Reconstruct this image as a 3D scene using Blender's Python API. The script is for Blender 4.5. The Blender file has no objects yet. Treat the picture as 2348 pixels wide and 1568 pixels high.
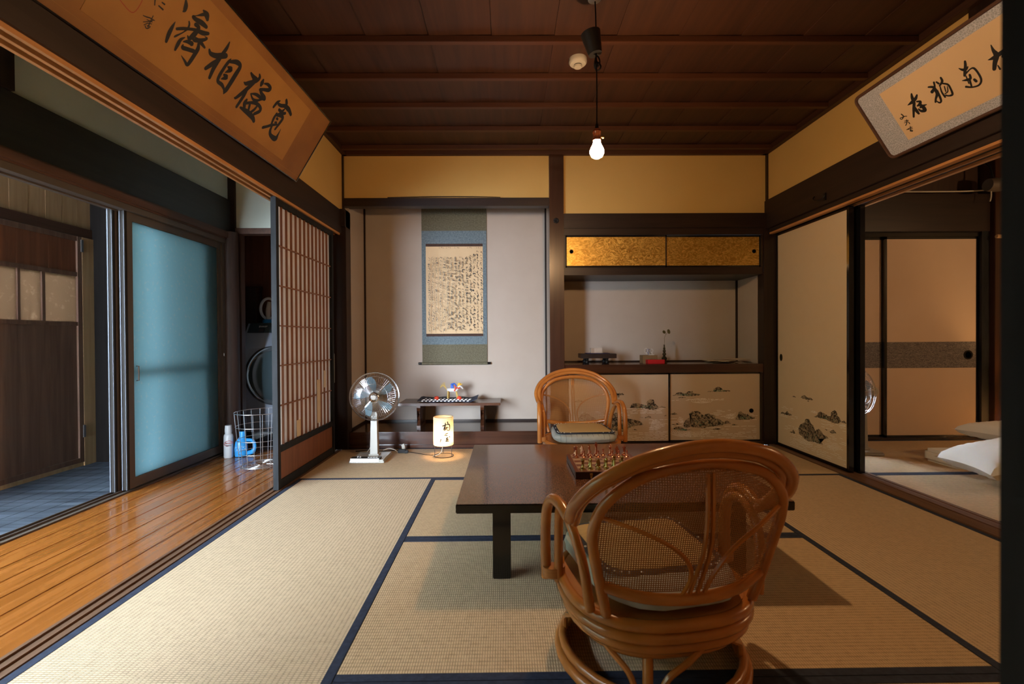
import bpy, bmesh, math, random
from mathutils import Vector, Matrix
D = bpy.data
S = bpy.context.scene
COL = S.collection
random.seed(7)
PI = math.pi

# ---------------------------------------------------------------- camera
FPX = 1085.0
yaw, pitch, roll = math.atan(11 / FPX), math.atan(9 / FPX), 0.006
f = Vector((math.sin(yaw) * math.cos(pitch), math.cos(yaw) * math.cos(pitch), -math.sin(pitch)))
r0 = Vector((math.cos(yaw), -math.sin(yaw), 0)); u0 = r0.cross(f)
r = math.cos(roll) * r0 - math.sin(roll) * u0; u = r.cross(f)
cam = D.cameras.new('camera'); camo = D.objects.new('camera', cam); COL.objects.link(camo)
cam.sensor_width = 36; cam.lens = FPX * 36 / 2348; cam.clip_start = 0.02
m = Matrix((r, u, -f)).transposed().to_4x4(); m.translation = (0, 0, .92)
camo.matrix_world = m
cam.dof.use_dof = True; cam.dof.focus_distance = 3.3; cam.dof.aperture_fstop = 4.0
S.camera = camo

# ---------------------------------------------------------------- daylight and exposure
w = D.worlds.new('sky'); S.world = w; w.use_nodes = True
w.node_tree.nodes['Background'].inputs[0].default_value = (.74, .87, 1.0, 1)
w.node_tree.nodes['Background'].inputs[1].default_value = 90.0
S.view_settings.view_transform = 'Standard'; S.view_settings.look = 'None'
S.view_settings.exposure = 0.0; S.view_settings.gamma = 1; S.view_settings.use_curve_mapping = False
S.cycles.use_denoising = True
S.cycles.max_bounces = 9; S.cycles.diffuse_bounces = 5; S.cycles.glossy_bounces = 4
S.cycles.transparent_max_bounces = 24; S.cycles.sample_clamp_indirect = 4.0
S.cycles.caustics_reflective = False; S.cycles.caustics_refractive = False
def portal(name, loc, sx, sy, ry):
    L = D.lights.new(name, 'AREA'); L.shape = 'RECTANGLE'; L.size = sx; L.size_y = sy; L.cycles.is_portal = True
    o = D.objects.new(name, L); COL.objects.link(o); o.location = loc; o.rotation_euler = ry
portal('sky_portal', (-2.45, .15, .86), 1.72, 5.4, (0, -PI / 2, 0))
BULB_W, LANTERN_W, ADDED_LANTERN_W = 42, 3.6, 22.0

# ---------------------------------------------------------------- materials
def nt(name):
    m = D.materials.new(name); m.use_nodes = True
    n = m.node_tree.nodes; return m, n, m.node_tree.links, n['Principled BSDF']
MATS = {}
def mat(name, c1, c2=None, sc=(1, 1, 1), scale=8, rough=.6, bump=0, metal=0, detail=4, lo=.35, hi=.65, rough2=None, dist=0, coat=0, trans=0, ior=1.45, alpha=1, sheen=0, kind='noise', coords='Object'):
    m, n, l, b = nt(name)
    b.inputs['Roughness'].default_value = rough; b.inputs['Metallic'].default_value = metal
    b.inputs['Coat Weight'].default_value = coat; b.inputs['Transmission Weight'].default_value = trans
    b.inputs['IOR'].default_value = ior; b.inputs['Alpha'].default_value = alpha
    b.inputs['Coat Roughness'].default_value = .08
    b.inputs['Base Color'].default_value = (*c1, 1)
    if c2 or bump:
        tc = n.new('ShaderNodeTexCoord'); mp = n.new('ShaderNodeMapping'); mp.inputs['Scale'].default_value = sc
        l.new(tc.outputs[coords], mp.inputs[0])
        if kind == 'voronoi':
            t = n.new('ShaderNodeTexVoronoi'); t.feature = 'DISTANCE_TO_EDGE'; t.inputs['Scale'].default_value = scale; out = t.outputs['Distance']
        else:
            t = n.new('ShaderNodeTexNoise'); t.inputs['Scale'].default_value = scale; t.inputs['Detail'].default_value = detail
            t.inputs['Distortion'].default_value = dist; out = t.outputs['Fac']
        l.new(mp.outputs[0], t.inputs['Vector'])
        if c2:
            cr = n.new('ShaderNodeValToRGB'); cr.color_ramp.elements[0].position = lo; cr.color_ramp.elements[1].position = hi
            cr.color_ramp.elements[0].color = (*c1, 1); cr.color_ramp.elements[1].color = (*c2, 1)
            l.new(out, cr.inputs[0]); l.new(cr.outputs[0], b.inputs['Base Color'])
        if rough2 is not None:
            mr = n.new('ShaderNodeMapRange'); mr.inputs['From Min'].default_value = lo; mr.inputs['From Max'].default_value = hi
            mr.inputs['To Min'].default_value = rough; mr.inputs['To Max'].default_value = rough2
            l.new(out, mr.inputs[0]); l.new(mr.outputs[0], b.inputs['Roughness'])
        if bump:
            bp = n.new('ShaderNodeBump'); bp.inputs['Strength'].default_value = bump; bp.inputs['Distance'].default_value = .002
            l.new(out, bp.inputs['Height']); l.new(bp.outputs[0], b.inputs['Normal'])
    MATS[name] = m
    return m
def wood(name, c1, c2, axis, rough=.4, scale=1, bump=.15, coat=0, rough2=None):
    s = [28, 28, 28]; s[axis] = 1.6
    return mat(name, c1, c2, tuple(s), scale, rough, bump, dist=.6, detail=5, lo=.3, hi=.7, coat=coat, rough2=rough2)

DK1, DK2 = (.011, .0055, .0042), (.026, .0125, .009)
wood('dark_wood_x', DK1, DK2, 0, .38); wood('dark_wood_y', DK1, DK2, 1, .52); wood('dark_wood_z', DK1, DK2, 2, .34)
wood('brown_beam_y', (.014, .0062, .0048), (.025, .0115, .0082), 1, .55); wood('grey_beam_y', (.010, .0088, .008), (.022, .019, .016), 1, .45)
wood('pillar_wood', (.030, .011, .006), (.052, .020, .011), 2, .28, coat=.3)
wood('kamachi_wood', (.035, .012, .007), (.060, .022, .012), 0, .22, coat=.4)
wood('toko_board', (.030, .014, .008), (.055, .026, .014), 0, .2, coat=.4)
wood('groove_wood', (.42, .19, .065), (.60, .29, .11), 1, .4)
wood('sill_wood', (.09, .045, .025), (.17, .09, .05), 1, .5)
wood('engawa_wood', (.21, .066, .010), (.33, .112, .020), 1, .17, coat=.5, rough2=.34)
wood('deck_wood', (.010, .015, .024), (.12, .15, .19), 0, .55, bump=.4)
wood('ceiling_wood', (.026, .0082, .0034), (.047, .0155, .0063), 1, .55)
wood('batten_wood', (.040, .012, .005), (.066, .022, .009), 0, .5)
wood('pale_wood_z', (.46, .28, .135), (.60, .39, .21), 2, .6)
wood('old_wood_z', (.12, .062, .042), (.20, .11, .072), 2, .6)
wood('old_wood_y', (.060, .026, .015), (.10, .045, .026), 1, .6)
wood('red_wood_z', (.15, .052, .024), (.24, .088, .04), 2, .5)
wood('log_wood', (.035, .019, .014), (.075, .042, .032), 2, .5)
wood('burnt_wood_z', (.004, .003, .0028), (.011, .008, .007), 2, .55, bump=.5); MATS['burnt_wood_z'].node_tree.nodes['Principled BSDF'].inputs['Specular IOR Level'].default_value = .12
wood('closet_wood', (.030, .013, .008), (.055, .024, .013), 2, .5)
wood('lattice_wood', (.18, .07, .03), (.27, .11, .05), 2, .5)
wood('bench_wood', (.055, .018, .008), (.10, .036, .015), 0, .28, coat=.3)
mat('black_lacquer', (.0045, .0045, .006), rough=.16, coat=.3)
mat('black_stile', (.007, .008, .010), (.015, .016, .019), (1, 1, .2), 30, .6); MATS['black_stile'].node_tree.nodes['Principled BSDF'].inputs['Specular IOR Level'].default_value = .22
mat('yellow_plaster', (.54, .345, .11), (.56, .36, .12), scale=3, rough=.95, bump=0)
mat('toko_plaster', (.42, .35, .30), (.435, .365, .315), scale=5, rough=.95)
mat('green_plaster', (.52, .57, .50), (.56, .61, .53), scale=3, rough=.95)
mat('room_wall', (.30, .24, .16), (.34, .27, .18), scale=3, rough=.95)
mat('paper_tan', (.54, .41, .29), (.55, .42, .30), scale=14, rough=.7)
mat('paper_cream', (.70, .56, .39), (.71, .57, .40), scale=14, rough=.7)
mat('paper_pink', (.66, .50, .38), (.70, .54, .42), scale=2, rough=.8)
mat('ink', (.006, .005, .005), rough=.5); mat('seal_ink', (.30, .05, .015), rough=.6)
mat('old_gold_paper', (.27, .115, .020), (.36, .17, .035), scale=2.2, rough=.6, detail=6)
mat('old_gold_border', (.20, .078, .014), (.27, .115, .022), scale=3, rough=.6, detail=6)
mat('scroll_paper', (.60, .42, .24), (.66, .47, .28), scale=3, rough=.7)
mat('scroll_olive', (.085, .075, .045), (.14, .125, .08), scale=90, rough=.8)
mat('scroll_blue', (.085, .12, .145), (.15, .19, .215), scale=70, rough=.8)
mat('scroll_maroon', (.035, .014, .010), (.06, .026, .016), scale=90, rough=.8)
mat('mount_paper', (.62, .65, .76), (.36, .39, .48), (1, 1, .8), 105, .7, lo=.0, hi=.12, kind='voronoi')  # bluish cast of the daylight is put into both paper tones
mat('right_calligraphy_paper', (.70, .51, .32), (.74, .55, .35), scale=2, rough=.7)
mat('gold_leaf', (.50, .28, .05), (.85, .55, .14), (1, 1, 1.6), 15, .28, .9, .85, lo=.40, hi=.64, detail=5, dist=4, rough2=.5)
mat('rock_paint', (.022, .018, .014), (.38, .30, .20), scale=44, rough=.8, lo=.40, hi=.62, detail=8, dist=1.2)
mat('rock_green', (.10, .30, .19), rough=.8); mat('ripple_paint', (.92, .90, .88), rough=.8)
mat('rattan', (.36, .12, .024), (.48, .18, .04), (1, 1, 1), 6, .26, coat=.25)
mat('rattan_binding', (.36, .13, .035), (.50, .20, .055), (1, 1, 60), 6, .4)
mat('cushion_cloth', (.33, .365, .37), (.43, .46, .455), scale=16, rough=.85, bump=.4)
mat('cushion_line', (.06, .07, .10), rough=.8)
mat('igusa_mat', (.42, .29, .13), (.52, .37, .18), (2, 90, 2), 3, .7)
mat('navy_cloth', (.014, .020, .042), (.024, .034, .064), scale=60, rough=.85); mat('white_dots', (.7, .72, .75), rough=.8)
mat('table_lacquer', (.050, .017, .009), (.22, .105, .065), scale=330, rough=.13, rough2=.2, lo=.48, hi=.60, detail=1, coat=.25)
mat('table_edge', (.006, .004, .004), rough=.14, coat=.3)
mat('copper', (.66, .27, .17), rough=.22, metal=1); mat('brass', (.55, .46, .17), rough=.24, metal=1)
mat('chrome', (.78, .80, .84), rough=.12, metal=1); mat('steel_wire', (.60, .62, .66), rough=.3, metal=1)
mat('iron', (.012, .011, .011), rough=.5, metal=.6)
mat('board_red', (.115, .028, .018), rough=.3); mat('board_light', (.38, .27, .20), rough=.4); mat('board_side', (.022, .004, .004), rough=.3)
mat('white_plastic', (.37, .35, .31), rough=.35); mat('clean_white', (.72, .74, .76), rough=.3)
mat('fan_blade', (.13, .22, .27), rough=.15, alpha=.72); mat('fan_blade_dark', (.03, .05, .10), rough=.15, alpha=.85)
mat('dark_plastic', (.012, .012, .013), rough=.4); mat('cord_white', (.5, .47, .42), rough=.5)
mat('linen', (.74, .72, .67), scale=8, rough=.9, bump=.5); mat('linen_white', (.78, .80, .84), scale=10, rough=.9, bump=.4)
mat('washer_body', (.27, .31, .38), rough=.3); mat('washer_panel', (.028, .050, .058), rough=.25)
mat('washer_glass', (.05, .075, .085), rough=.05, coat=1); mat('washer_ring', (.33, .38, .42), rough=.15, metal=.8)
mat('jug_blue', (.03, .27, .62), rough=.3); mat('label_red', (.55, .05, .04), rough=.4)
mat('aluminium_brown', (.10, .078, .062), rough=.5, metal=.1); mat('aluminium_dark', (.016, .013, .011), rough=.6); MATS['aluminium_dark'].node_tree.nodes['Principled BSDF'].inputs['Specular IOR Level'].default_value = .2
mat('aluminium_edge', (.12, .13, .155), rough=.4, metal=.5)
mat('red_box', (.45, .012, .018), rough=.4); mat('kraft', (.20, .12, .055), rough=.7)
mat('bronze', (.055, .045, .022), rough=.35, metal=.7); mat('leaf_green', (.10, .09, .03), rough=.6)
mat('grey_paper', (.50, .42, .33), rough=.8); mat('purple_cloth', (.02, .012, .05), rough=.9)
mat('clear_stand', (.62, .52, .44), rough=.15, alpha=.45)
mat('straw', (.48, .33, .10), rough=.8); mat('toy_white', (.62, .60, .60), rough=.8); mat('toy_yellow', (.75, .45, .04), rough=.6)
mat('toy_blue', (.02, .10, .50), rough=.6); mat('toy_red', (.60, .05, .02), rough=.6)
mat('daylight_blocker_green', (.05, .07, .045), (.10, .12, .08), scale=5, rough=.9)  # colour of the added unseen wall that holds back low sky
mat('ground_outside', (.16, .17, .17), (.22, .23, .23), scale=4, rough=.9)
mat('lamp_ring', (.02, .012, .008), rough=.4)

def tatami(name, axis, base, light):
    # rush rows run across the mat, warp columns along it
    m, n, l, b = nt(name); b.inputs['Roughness'].default_value = .48
    tc = n.new('ShaderNodeTexCoord'); sp = n.new('ShaderNodeSeparateXYZ'); l.new(tc.outputs['Object'], sp.inputs[0])
    a, c = ('Y', 'X') if axis == 1 else ('X', 'Y')
    def ripple(sock, per, pw):
        k = n.new('ShaderNodeMath'); k.operation = 'MULTIPLY'; k.inputs[1].default_value = 2 * PI / per; l.new(sp.outputs[sock], k.inputs[0])
        s = n.new('ShaderNodeMath'); s.operation = 'SINE'; l.new(k.outputs[0], s.inputs[0])
        g = n.new('ShaderNodeMath'); g.operation = 'MULTIPLY_ADD'; g.inputs[1].default_value = .5; g.inputs[2].default_value = .5; l.new(s.outputs[0], g.inputs[0])
        p = n.new('ShaderNodeMath'); p.operation = 'POWER'; p.inputs[1].default_value = pw; l.new(g.outputs[0], p.inputs[0]); return p.outputs[0]
    w1, w2 = ripple(c, .0155, .35), ripple(a, .0075, .6)
    mu = n.new('ShaderNodeMath'); mu.operation = 'MULTIPLY'; l.new(w1, mu.inputs[0]); l.new(w2, mu.inputs[1])
    ns = n.new('ShaderNodeTexNoise'); ns.inputs['Scale'].default_value = 60; l.new(tc.outputs['Object'], ns.inputs['Vector'])
    ad = n.new('ShaderNodeMath'); ad.operation = 'MULTIPLY_ADD'; ad.inputs[1].default_value = .7; l.new(ns.outputs['Fac'], ad.inputs[0]); l.new(mu.outputs[0], ad.inputs[2])
    cr = n.new('ShaderNodeValToRGB'); cr.color_ramp.elements[0].position = .1; cr.color_ramp.elements[1].position = 1.2
    cr.color_ramp.elements[0].color = (*[x * .52 for x in base], 1); cr.color_ramp.elements[1].color = (*light, 1)
    l.new(ad.outputs[0], cr.inputs[0]); l.new(cr.outputs[0], b.inputs['Base Color'])
    bp = n.new('ShaderNodeBump'); bp.inputs['Strength'].default_value = .5; bp.inputs['Distance'].default_value = .002
    l.new(mu.outputs[0], bp.inputs['Height']); l.new(bp.outputs[0], b.inputs['Normal'])
    MATS[name] = m
tatami('tatami_y', 1, (.49, .355, .21), (.67, .52, .35)); tatami('tatami_x', 0, (.48, .335, .18), (.65, .485, .30))

def cane(name):
    m, n, l, b = nt(name); b.inputs['Base Color'].default_value = (.27, .11, .026, 1); b.inputs['Roughness'].default_value = .5
    uv = n.new('ShaderNodeUVMap'); sp = n.new('ShaderNodeSeparateXYZ'); l.new(uv.outputs[0], sp.inputs[0])
    outs = []
    for s in 'XY':
        k = n.new('ShaderNodeMath'); k.operation = 'MULTIPLY'; k.inputs[1].default_value = 1 / .0056; l.new(sp.outputs[s], k.inputs[0])
        fr = n.new('ShaderNodeMath'); fr.operation = 'FRACT'; l.new(k.outputs[0], fr.inputs[0])
        g = n.new('ShaderNodeMath'); g.operation = 'LESS_THAN'; g.inputs[1].default_value = .48; l.new(fr.outputs[0], g.inputs[0]); outs.append(g.outputs[0])
    mx = n.new('ShaderNodeMath'); mx.operation = 'MAXIMUM'; l.new(outs[0], mx.inputs[0]); l.new(outs[1], mx.inputs[1])
    l.new(mx.outputs[0], b.inputs['Alpha']); MATS[name] = m
cane('woven_cane')

def see_through(name, col, tcol, mixf, rough=.5, gloss=.0, pattern=0):
    # paper or frosted glass: reflects and lets light through, both diffusely
    m, n, l, b = nt(name); out = n['Material Output']
    b.inputs['Base Color'].default_value = (*col, 1); b.inputs['Roughness'].default_value = rough
    t = n.new('ShaderNodeBsdfTranslucent'); t.inputs[0].default_value = (*tcol, 1)
    x = n.new('ShaderNodeMixShader'); x.inputs[0].default_value = mixf
    l.new(b.outputs[0], x.inputs[1]); l.new(t.outputs[0], x.inputs[2]); l.new(x.outputs[0], out.inputs[0])
    if pattern:
        tc = n.new('ShaderNodeTexCoord'); ns = n.new('ShaderNodeTexNoise'); ns.inputs['Scale'].default_value = pattern; ns.inputs['Detail'].default_value = 2
        l.new(tc.outputs['Object'], ns.inputs['Vector'])
        bp = n.new('ShaderNodeBump'); bp.inputs['Strength'].default_value = .5; bp.inputs['Distance'].default_value = .003
        l.new(ns.outputs['Fac'], bp.inputs['Height']); l.new(bp.outputs[0], b.inputs['Normal'])
        cr = n.new('ShaderNodeValToRGB'); cr.color_ramp.elements[0].position = .58; cr.color_ramp.elements[1].position = .72
        cr.color_ramp.elements[0].color = (*tcol, 1); cr.color_ramp.elements[1].color = (*[min(1, c * 1.35 + .05) for c in tcol], 1)
        l.new(ns.outputs['Fac'], cr.inputs[0]); l.new(cr.outputs[0], t.inputs[0])
    MATS[name] = m
see_through('shoji_paper', (.86, .82, .79), (.97, .93, .90), .72)
see_through('lantern_paper', (.8, .70, .54), (.90, .74, .52), .5)
see_through('frosted_glass', (.20, .40, .42), (.81, .96, 1.0), .93, .12, pattern=45)
see_through('pebbled_glass', (.26, .18, .12), (.52, .38, .28), .3, .14, pattern=30)
def emitter(name, col, st):
    m, n, l, b = nt(name); b.inputs['Emission Color'].default_value = (*col, 1); b.inputs['Emission Strength'].default_value = st
    b.inputs['Base Color'].default_value = (.8, .8, .8, 1); MATS[name] = m

# ---------------------------------------------------------------- mesh helpers
class MB:
    def __init__(s): s.b = bmesh.new(); s.uv = None
    def box(s, x0, x1, y0, y1, z0, z1, bev=0):
        v = [s.b.verts.new(p) for p in ((x0, y0, z0), (x1, y0, z0), (x1, y1, z0), (x0, y1, z0), (x0, y0, z1), (x1, y0, z1), (x1, y1, z1), (x0, y1, z1))]
        fs = [s.b.faces.new([v[i] for i in q]) for q in ((3, 2, 1, 0), (4, 5, 6, 7), (0, 1, 5, 4), (1, 2, 6, 5), (2, 3, 7, 6), (3, 0, 4, 7))]
        if bev: bmesh.ops.bevel(s.b, geom=list({e for f_ in fs for e in f_.edges}), offset=bev, segments=2, affect='EDGES')
        return s
    def tube(s, pts, r, seg=8, closed=False, smooth=True, sub=4):
        P = [Vector(p) for p in pts]
        R = list(r) if isinstance(r, (list, tuple)) else [r] * len(P)
        if smooth and len(P) > 2:
            Q, RR = [], []; n = len(P); rng = n if closed else n - 1
            for i in range(rng):
                p0, p1, p2, p3 = (P[(i - 1) % n], P[i], P[(i + 1) % n], P[(i + 2) % n]) if closed else (P[max(i - 1, 0)], P[i], P[i + 1], P[min(i + 2, n - 1)])
                for k in range(sub):
                    t = k / sub
                    Q.append(.5 * ((2 * p1) + (p2 - p0) * t + (2 * p0 - 5 * p1 + 4 * p2 - p3) * t * t + (3 * p1 - p0 - 3 * p2 + p3) * t ** 3))
                    RR.append(R[i] * (1 - t) + R[(i + 1) % n] * t)
            if not closed: Q.append(P[-1]); RR.append(R[-1])
            P, R = Q, RR
        n = len(P); rings = []; up = None
        for i in range(n):
            d = (P[(i + 1) % n] - P[i - 1]) if closed else (P[min(i + 1, n - 1)] - P[max(i - 1, 0)])
            if d.length < 1e-9: d = Vector((0, 0, 1))
            d.normalize()
            if up is None: up = d.orthogonal().normalized()
            else:
                up = up - d * up.dot(d)
                up = d.orthogonal().normalized() if up.length < 1e-6 else up.normalized()
            b2 = d.cross(up)
            rings.append([s.b.verts.new(P[i] + (up * math.cos(2 * PI * k / seg) + b2 * math.sin(2 * PI * k / seg)) * R[i]) for k in range(seg)])
        for i in range(n if closed else n - 1):
            a, b = rings[i], rings[(i + 1) % n]; off = 0
            if closed and i == n - 1: off = min(range(seg), key=lambda o: (a[0].co - b[o].co).length)
            for k in range(seg): s.b.faces.new((a[k], a[(k + 1) % seg], b[(k + 1 + off) % seg], b[(k + off) % seg]))
        if not closed: s.b.faces.new(rings[0][::-1]); s.b.faces.new(rings[-1])
        return s
    def lathe(s, prof, c=(0, 0, 0), seg=24, axis='z', a0=0, a1=2 * PI):
        full = abs(a1 - a0 - 2 * PI) < 1e-6; n = seg if full else seg + 1; rings = []
        for (rr, h) in prof:
            ring = []
            for k in range(n):
                a = a0 + (a1 - a0) * k / seg; x, y = rr * math.cos(a), rr * math.sin(a)
                p = (x, y, h) if axis == 'z' else (x, h, y) if axis == 'y' else (h, x, y)
                ring.append(s.b.verts.new((c[0] + p[0], c[1] + p[1], c[2] + p[2])))
            rings.append(ring)
        for i in range(len(rings) - 1):
            for k in range(n if full else n - 1):
                a, b = rings[i], rings[i + 1]; s.b.faces.new((a[k], a[(k + 1) % n], b[(k + 1) % n], b[k]))
        if full:
            if prof[0][0] > 1e-6: s.b.faces.new(rings[0][::-1])
            if prof[-1][0] > 1e-6: s.b.faces.new(rings[-1])
        return s
    def ball(s, c, rx, ry=None, rz=None, seg=12):
        ry = ry or rx; rz = rz or rx
        g = bmesh.ops.create_uvsphere(s.b, u_segments=seg, v_segments=max(6, seg // 2 + 2), radius=1)
        for v in g['verts']: v.co = Vector((v.co.x * rx + c[0], v.co.y * ry + c[1], v.co.z * rz + c[2]))
        return s
    def poly(s, pts):
        v = [s.b.verts.new(p) for p in pts]; fc = s.b.faces.new(v); return s
    def prism(s, pts, d):
        d = Vector(d); a = [s.b.verts.new(p) for p in pts]; b = [s.b.verts.new(Vector(p) + d) for p in pts]; n = len(a)
        s.b.faces.new(a); s.b.faces.new(b[::-1])
        for i in range(n): s.b.faces.new((a[i], a[(i + 1) % n], b[(i + 1) % n], b[i]))
        return s
    def xf(s, M):
        bmesh.ops.transform(s.b, matrix=M, verts=s.b.verts); return s
    def build(s, name, mt, parent=None, world=False, smooth=False, tri=False):
        b = s.b
        if tri: bmesh.ops.triangulate(b, faces=b.faces[:])
        bmesh.ops.remove_doubles(b, verts=b.verts, dist=1e-6)
        bmesh.ops.recalc_face_normals(b, faces=b.faces)
        off = Vector((0, 0, 0)); p = parent
        if world:
            while p is not None: off += p.location; p = p.parent
        if parent is None:
            xs = [v.co for v in b.verts]
            off = Vector(((min(v.x for v in xs) + max(v.x for v in xs)) / 2, (min(v.y for v in xs) + max(v.y for v in xs)) / 2, min(v.z for v in xs)))
        bmesh.ops.translate(b, vec=-off, verts=b.verts)
        me = D.meshes.new(name); b.to_mesh(me); b.free()
        me.materials.append(MATS[mt])
        if smooth:
            me.polygons.foreach_set('use_smooth', [True] * len(me.polygons))
            try: me.set_sharp_from_angle(angle=math.radians(42))
            except Exception: pass
        o = D.objects.new(name, me); COL.objects.link(o); o.parent = parent
        if parent is None: o.location = off
        return o
def box(*a, **k): return MB().box(*a, **k)
def thing(name, label, cat, loc=(0, 0, 0), rotz=0, group=None, kind=None):
    o = D.objects.new(name, None); COL.objects.link(o); o.location = loc; o.rotation_euler = (0, 0, rotz); o.empty_display_size = .1
    return tag(o, label, cat, group, kind)
def tag(o, label=None, cat=None, group=None, kind=None):
    if label: o['label'] = label
    if cat: o['category'] = cat
    if group: o['group'] = group
    if kind: o['kind'] = kind
    return o
def struct(o, label=None): o['kind'] = 'structure'; return tag(o, label)
def sroot(name, loc, label=None):
    o = D.objects.new(name, None); COL.objects.link(o); o.location = loc; o['kind'] = 'structure'; return tag(o, label)
def copy_tree(o, parent=None):
    c = o.copy(); COL.objects.link(c); c.parent = parent
    for ch in list(o.children): copy_tree(ch, c)
    return c
TR = [0]
def trim(mb, mt, label=None, **k):
    TR[0] += 1; return struct(mb.build('trim_%d' % TR[0], mt, **k), label)
def catmull(P, sub=5):
    Q = []; n = len(P)
    for i in range(n - 1):
        p0, p1, p2, p3 = P[max(i - 1, 0)], P[i], P[i + 1], P[min(i + 2, n - 1)]
        for k in range(sub):
            t = k / sub; Q.append(tuple(.5 * (2 * b + (c - a) * t + (2 * a - 5 * b + 4 * c - d) * t * t + (3 * b - a - 3 * c + d) * t ** 3) for a, b, c, d in zip(p0, p1, p2, p3)))
    Q.append(P[-1]); return Q
def ink(mb, strokes, place, lift=.0008):
    # brush strokes: each a ribbon of varying width with round ends, laid on a surface by place(s, t, lift)
    for j, st in enumerate(strokes):
        P = catmull([tuple(v / 10000 for v in st[i:i + 3]) for i in range(0, len(st), 3)])
        n = len(P); L, R = [], []; z = lift + j * .00003
        for i in range(n):
            a, b = P[max(i - 1, 0)], P[min(i + 1, n - 1)]; dx, dy = b[0] - a[0], b[1] - a[1]; q = math.hypot(dx, dy) or 1
            nx, ny = -dy / q, dx / q; x, y, w_ = P[i]; w_ = max(w_, .0004)
            L.append((x + nx * w_, y + ny * w_)); R.append((x - nx * w_, y - ny * w_))
        for i in range(n - 1): mb.poly([place(*q, z) for q in (L[i], L[i + 1], R[i + 1], R[i])])
        for x, y, w_ in (P[0], P[-1]):
            mb.poly([place(x + w_ * math.cos(k * PI / 5), y + w_ * math.sin(k * PI / 5), z + .00001) for k in range(10)])
def text(body, name, mt, size, M, parent, world=True):
    c = D.curves.new(name, 'FONT'); c.body = body; c.size = size; c.align_x = 'CENTER'; c.align_y = 'CENTER'; c.extrude = .0003; c.resolution_u = 3
    t = D.objects.new(name, c); COL.objects.link(t); bpy.context.view_layer.update()
    me = D.meshes.new_from_object(t.evaluated_get(bpy.context.evaluated_depsgraph_get())); D.objects.remove(t)
    off = Vector((0, 0, 0)); p = parent
    while world and p is not None: off += p.location; p = p.parent
    me.transform(Matrix.Translation(-off) @ M); me.materials.clear(); me.materials.append(MATS[mt])
    o = D.objects.new(name, me); COL.objects.link(o); o.parent = parent; return o

# ================================================================ SETTING
XL, XR, YB, YF, ZC = -1.38, 2.22, 4.02, .37, 2.51
struct(box(-9, -3.2, -8, 8, -.5, -.4).build('floor_garden', 'ground_outside'), 'grey ground outside the veranda')
struct(box(-3.6, 6, -3.4, 5.2, -.4, -.04).build('floor', 'closet_wood'), 'subfloor of the house')
# veranda floor boards
b = MB()
for i in range(7):
    x = -2.30 + i * .1185
    b.box(x, x + .1155, -3.2, 3.99, -.03, -.004, .002)
struct(b.build('floor_veranda', 'engawa_wood'), 'glossy orange veranda floorboards')
struct(box(-2.8, -1.47, 3.99, 4.9, -.03, -.005).build('floor_alcove', 'closet_wood'))
b = MB()
for i in range(8):
    x = -3.2 + i * .108
    b.box(x, x + .104, .6, 3.67, -.04, -.014)
struct(b.build('floor_deck', 'deck_wood'), 'weathered grey outer deck')
trim(MB().box(-2.385, -2.30, -3.2, 3.99, -.04, .004).box(-2.335, -2.330, .2, 3.9, .004, .014).box(-2.375, -2.370, .2, 3.9, .004, .014), 'aluminium_brown', 'brown metal track of the veranda doors')
# sill between veranda and tatami, and its head rail
trim(MB().box(-1.475, -1.385, YF, 3.95, -.03, -.004).box(-1.475, -1.462, YF, 3.95, -.004, .002).box(-1.436, -1.424, YF, 3.95, -.004, .002).box(-1.398, -1.385, YF, 3.95, -.004, .002), 'sill_wood', 'grooved wooden sill by the veranda')
trim(MB().box(-1.48, -1.37, YF, 3.95, 1.80, 1.855), 'dark_wood_y', 'dark head rail above the shoji')
trim(MB().box(-1.478, -1.463, YF, 3.95, 1.784, 1.80).box(-1.438, -1.423, YF, 3.95, 1.784, 1.80).box(-1.398, -1.384, YF, 3.95, 1.784, 1.80), 'groove_wood', 'pale worn ridges of the head rail grooves')
trim(MB().box(-1.40, -1.374, YF, 4.05, 1.855, 1.992, .002).box(-1.40, -1.335, 3.93, 4.06, 1.85, 1.996, .002), 'brown_beam_y', 'dark brown beam under the left calligraphy board')
struct(box(-1.46, XL, YF, 4.06, 1.992, 2.55).build('wall_left', 'yellow_plaster'), 'yellow plaster above the left beam')
trim(box(-1.47, -1.335, 3.95, 4.07, 0, 1.992, .003), 'dark_wood_z', 'dark corner post left of the alcove')
trim(box(-1.395, -1.368, 3.995, 4.03, 1.992, 2.47), 'dark_wood_z')
# ceiling
b = MB(); n = 11; wd = (XR - XL) / n
for i in range(n):
    x = XL + i * wd
    b.prism([(x, YF - .02, 2.497), (x + wd + .012, YF - .02, 2.503), (x + wd + .012, YF - .02, 2.509), (x, YF - .02, 2.503)], (0, YB + .05 - YF, 0))
struct(b.build('ceiling', 'ceiling_wood'), 'reddish brown board ceiling')
for y in (.72, 1.08, 1.43, 1.79, 2.14, 2.495, 2.845, 3.195, 3.55, 3.89):
    trim(box(XL, XR, y - .016, y + .016, 2.466, 2.498, .002), 'batten_wood')
trim(box(XL, XL + .04, YF, YB, 2.462, 2.505, .003), 'ceiling_wood'); trim(box(XR - .045, XR, YF, YB, 2.462, 2.505, .003), 'ceiling_wood')
trim(box(XL, XR, YB - .035, YB + .01, 2.462, 2.505, .003), 'batten_wood')
struct(box(-3.7, 6, -3.4, 5.2, 2.56, 2.62).build('ceiling_upper', 'closet_wood'))
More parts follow.
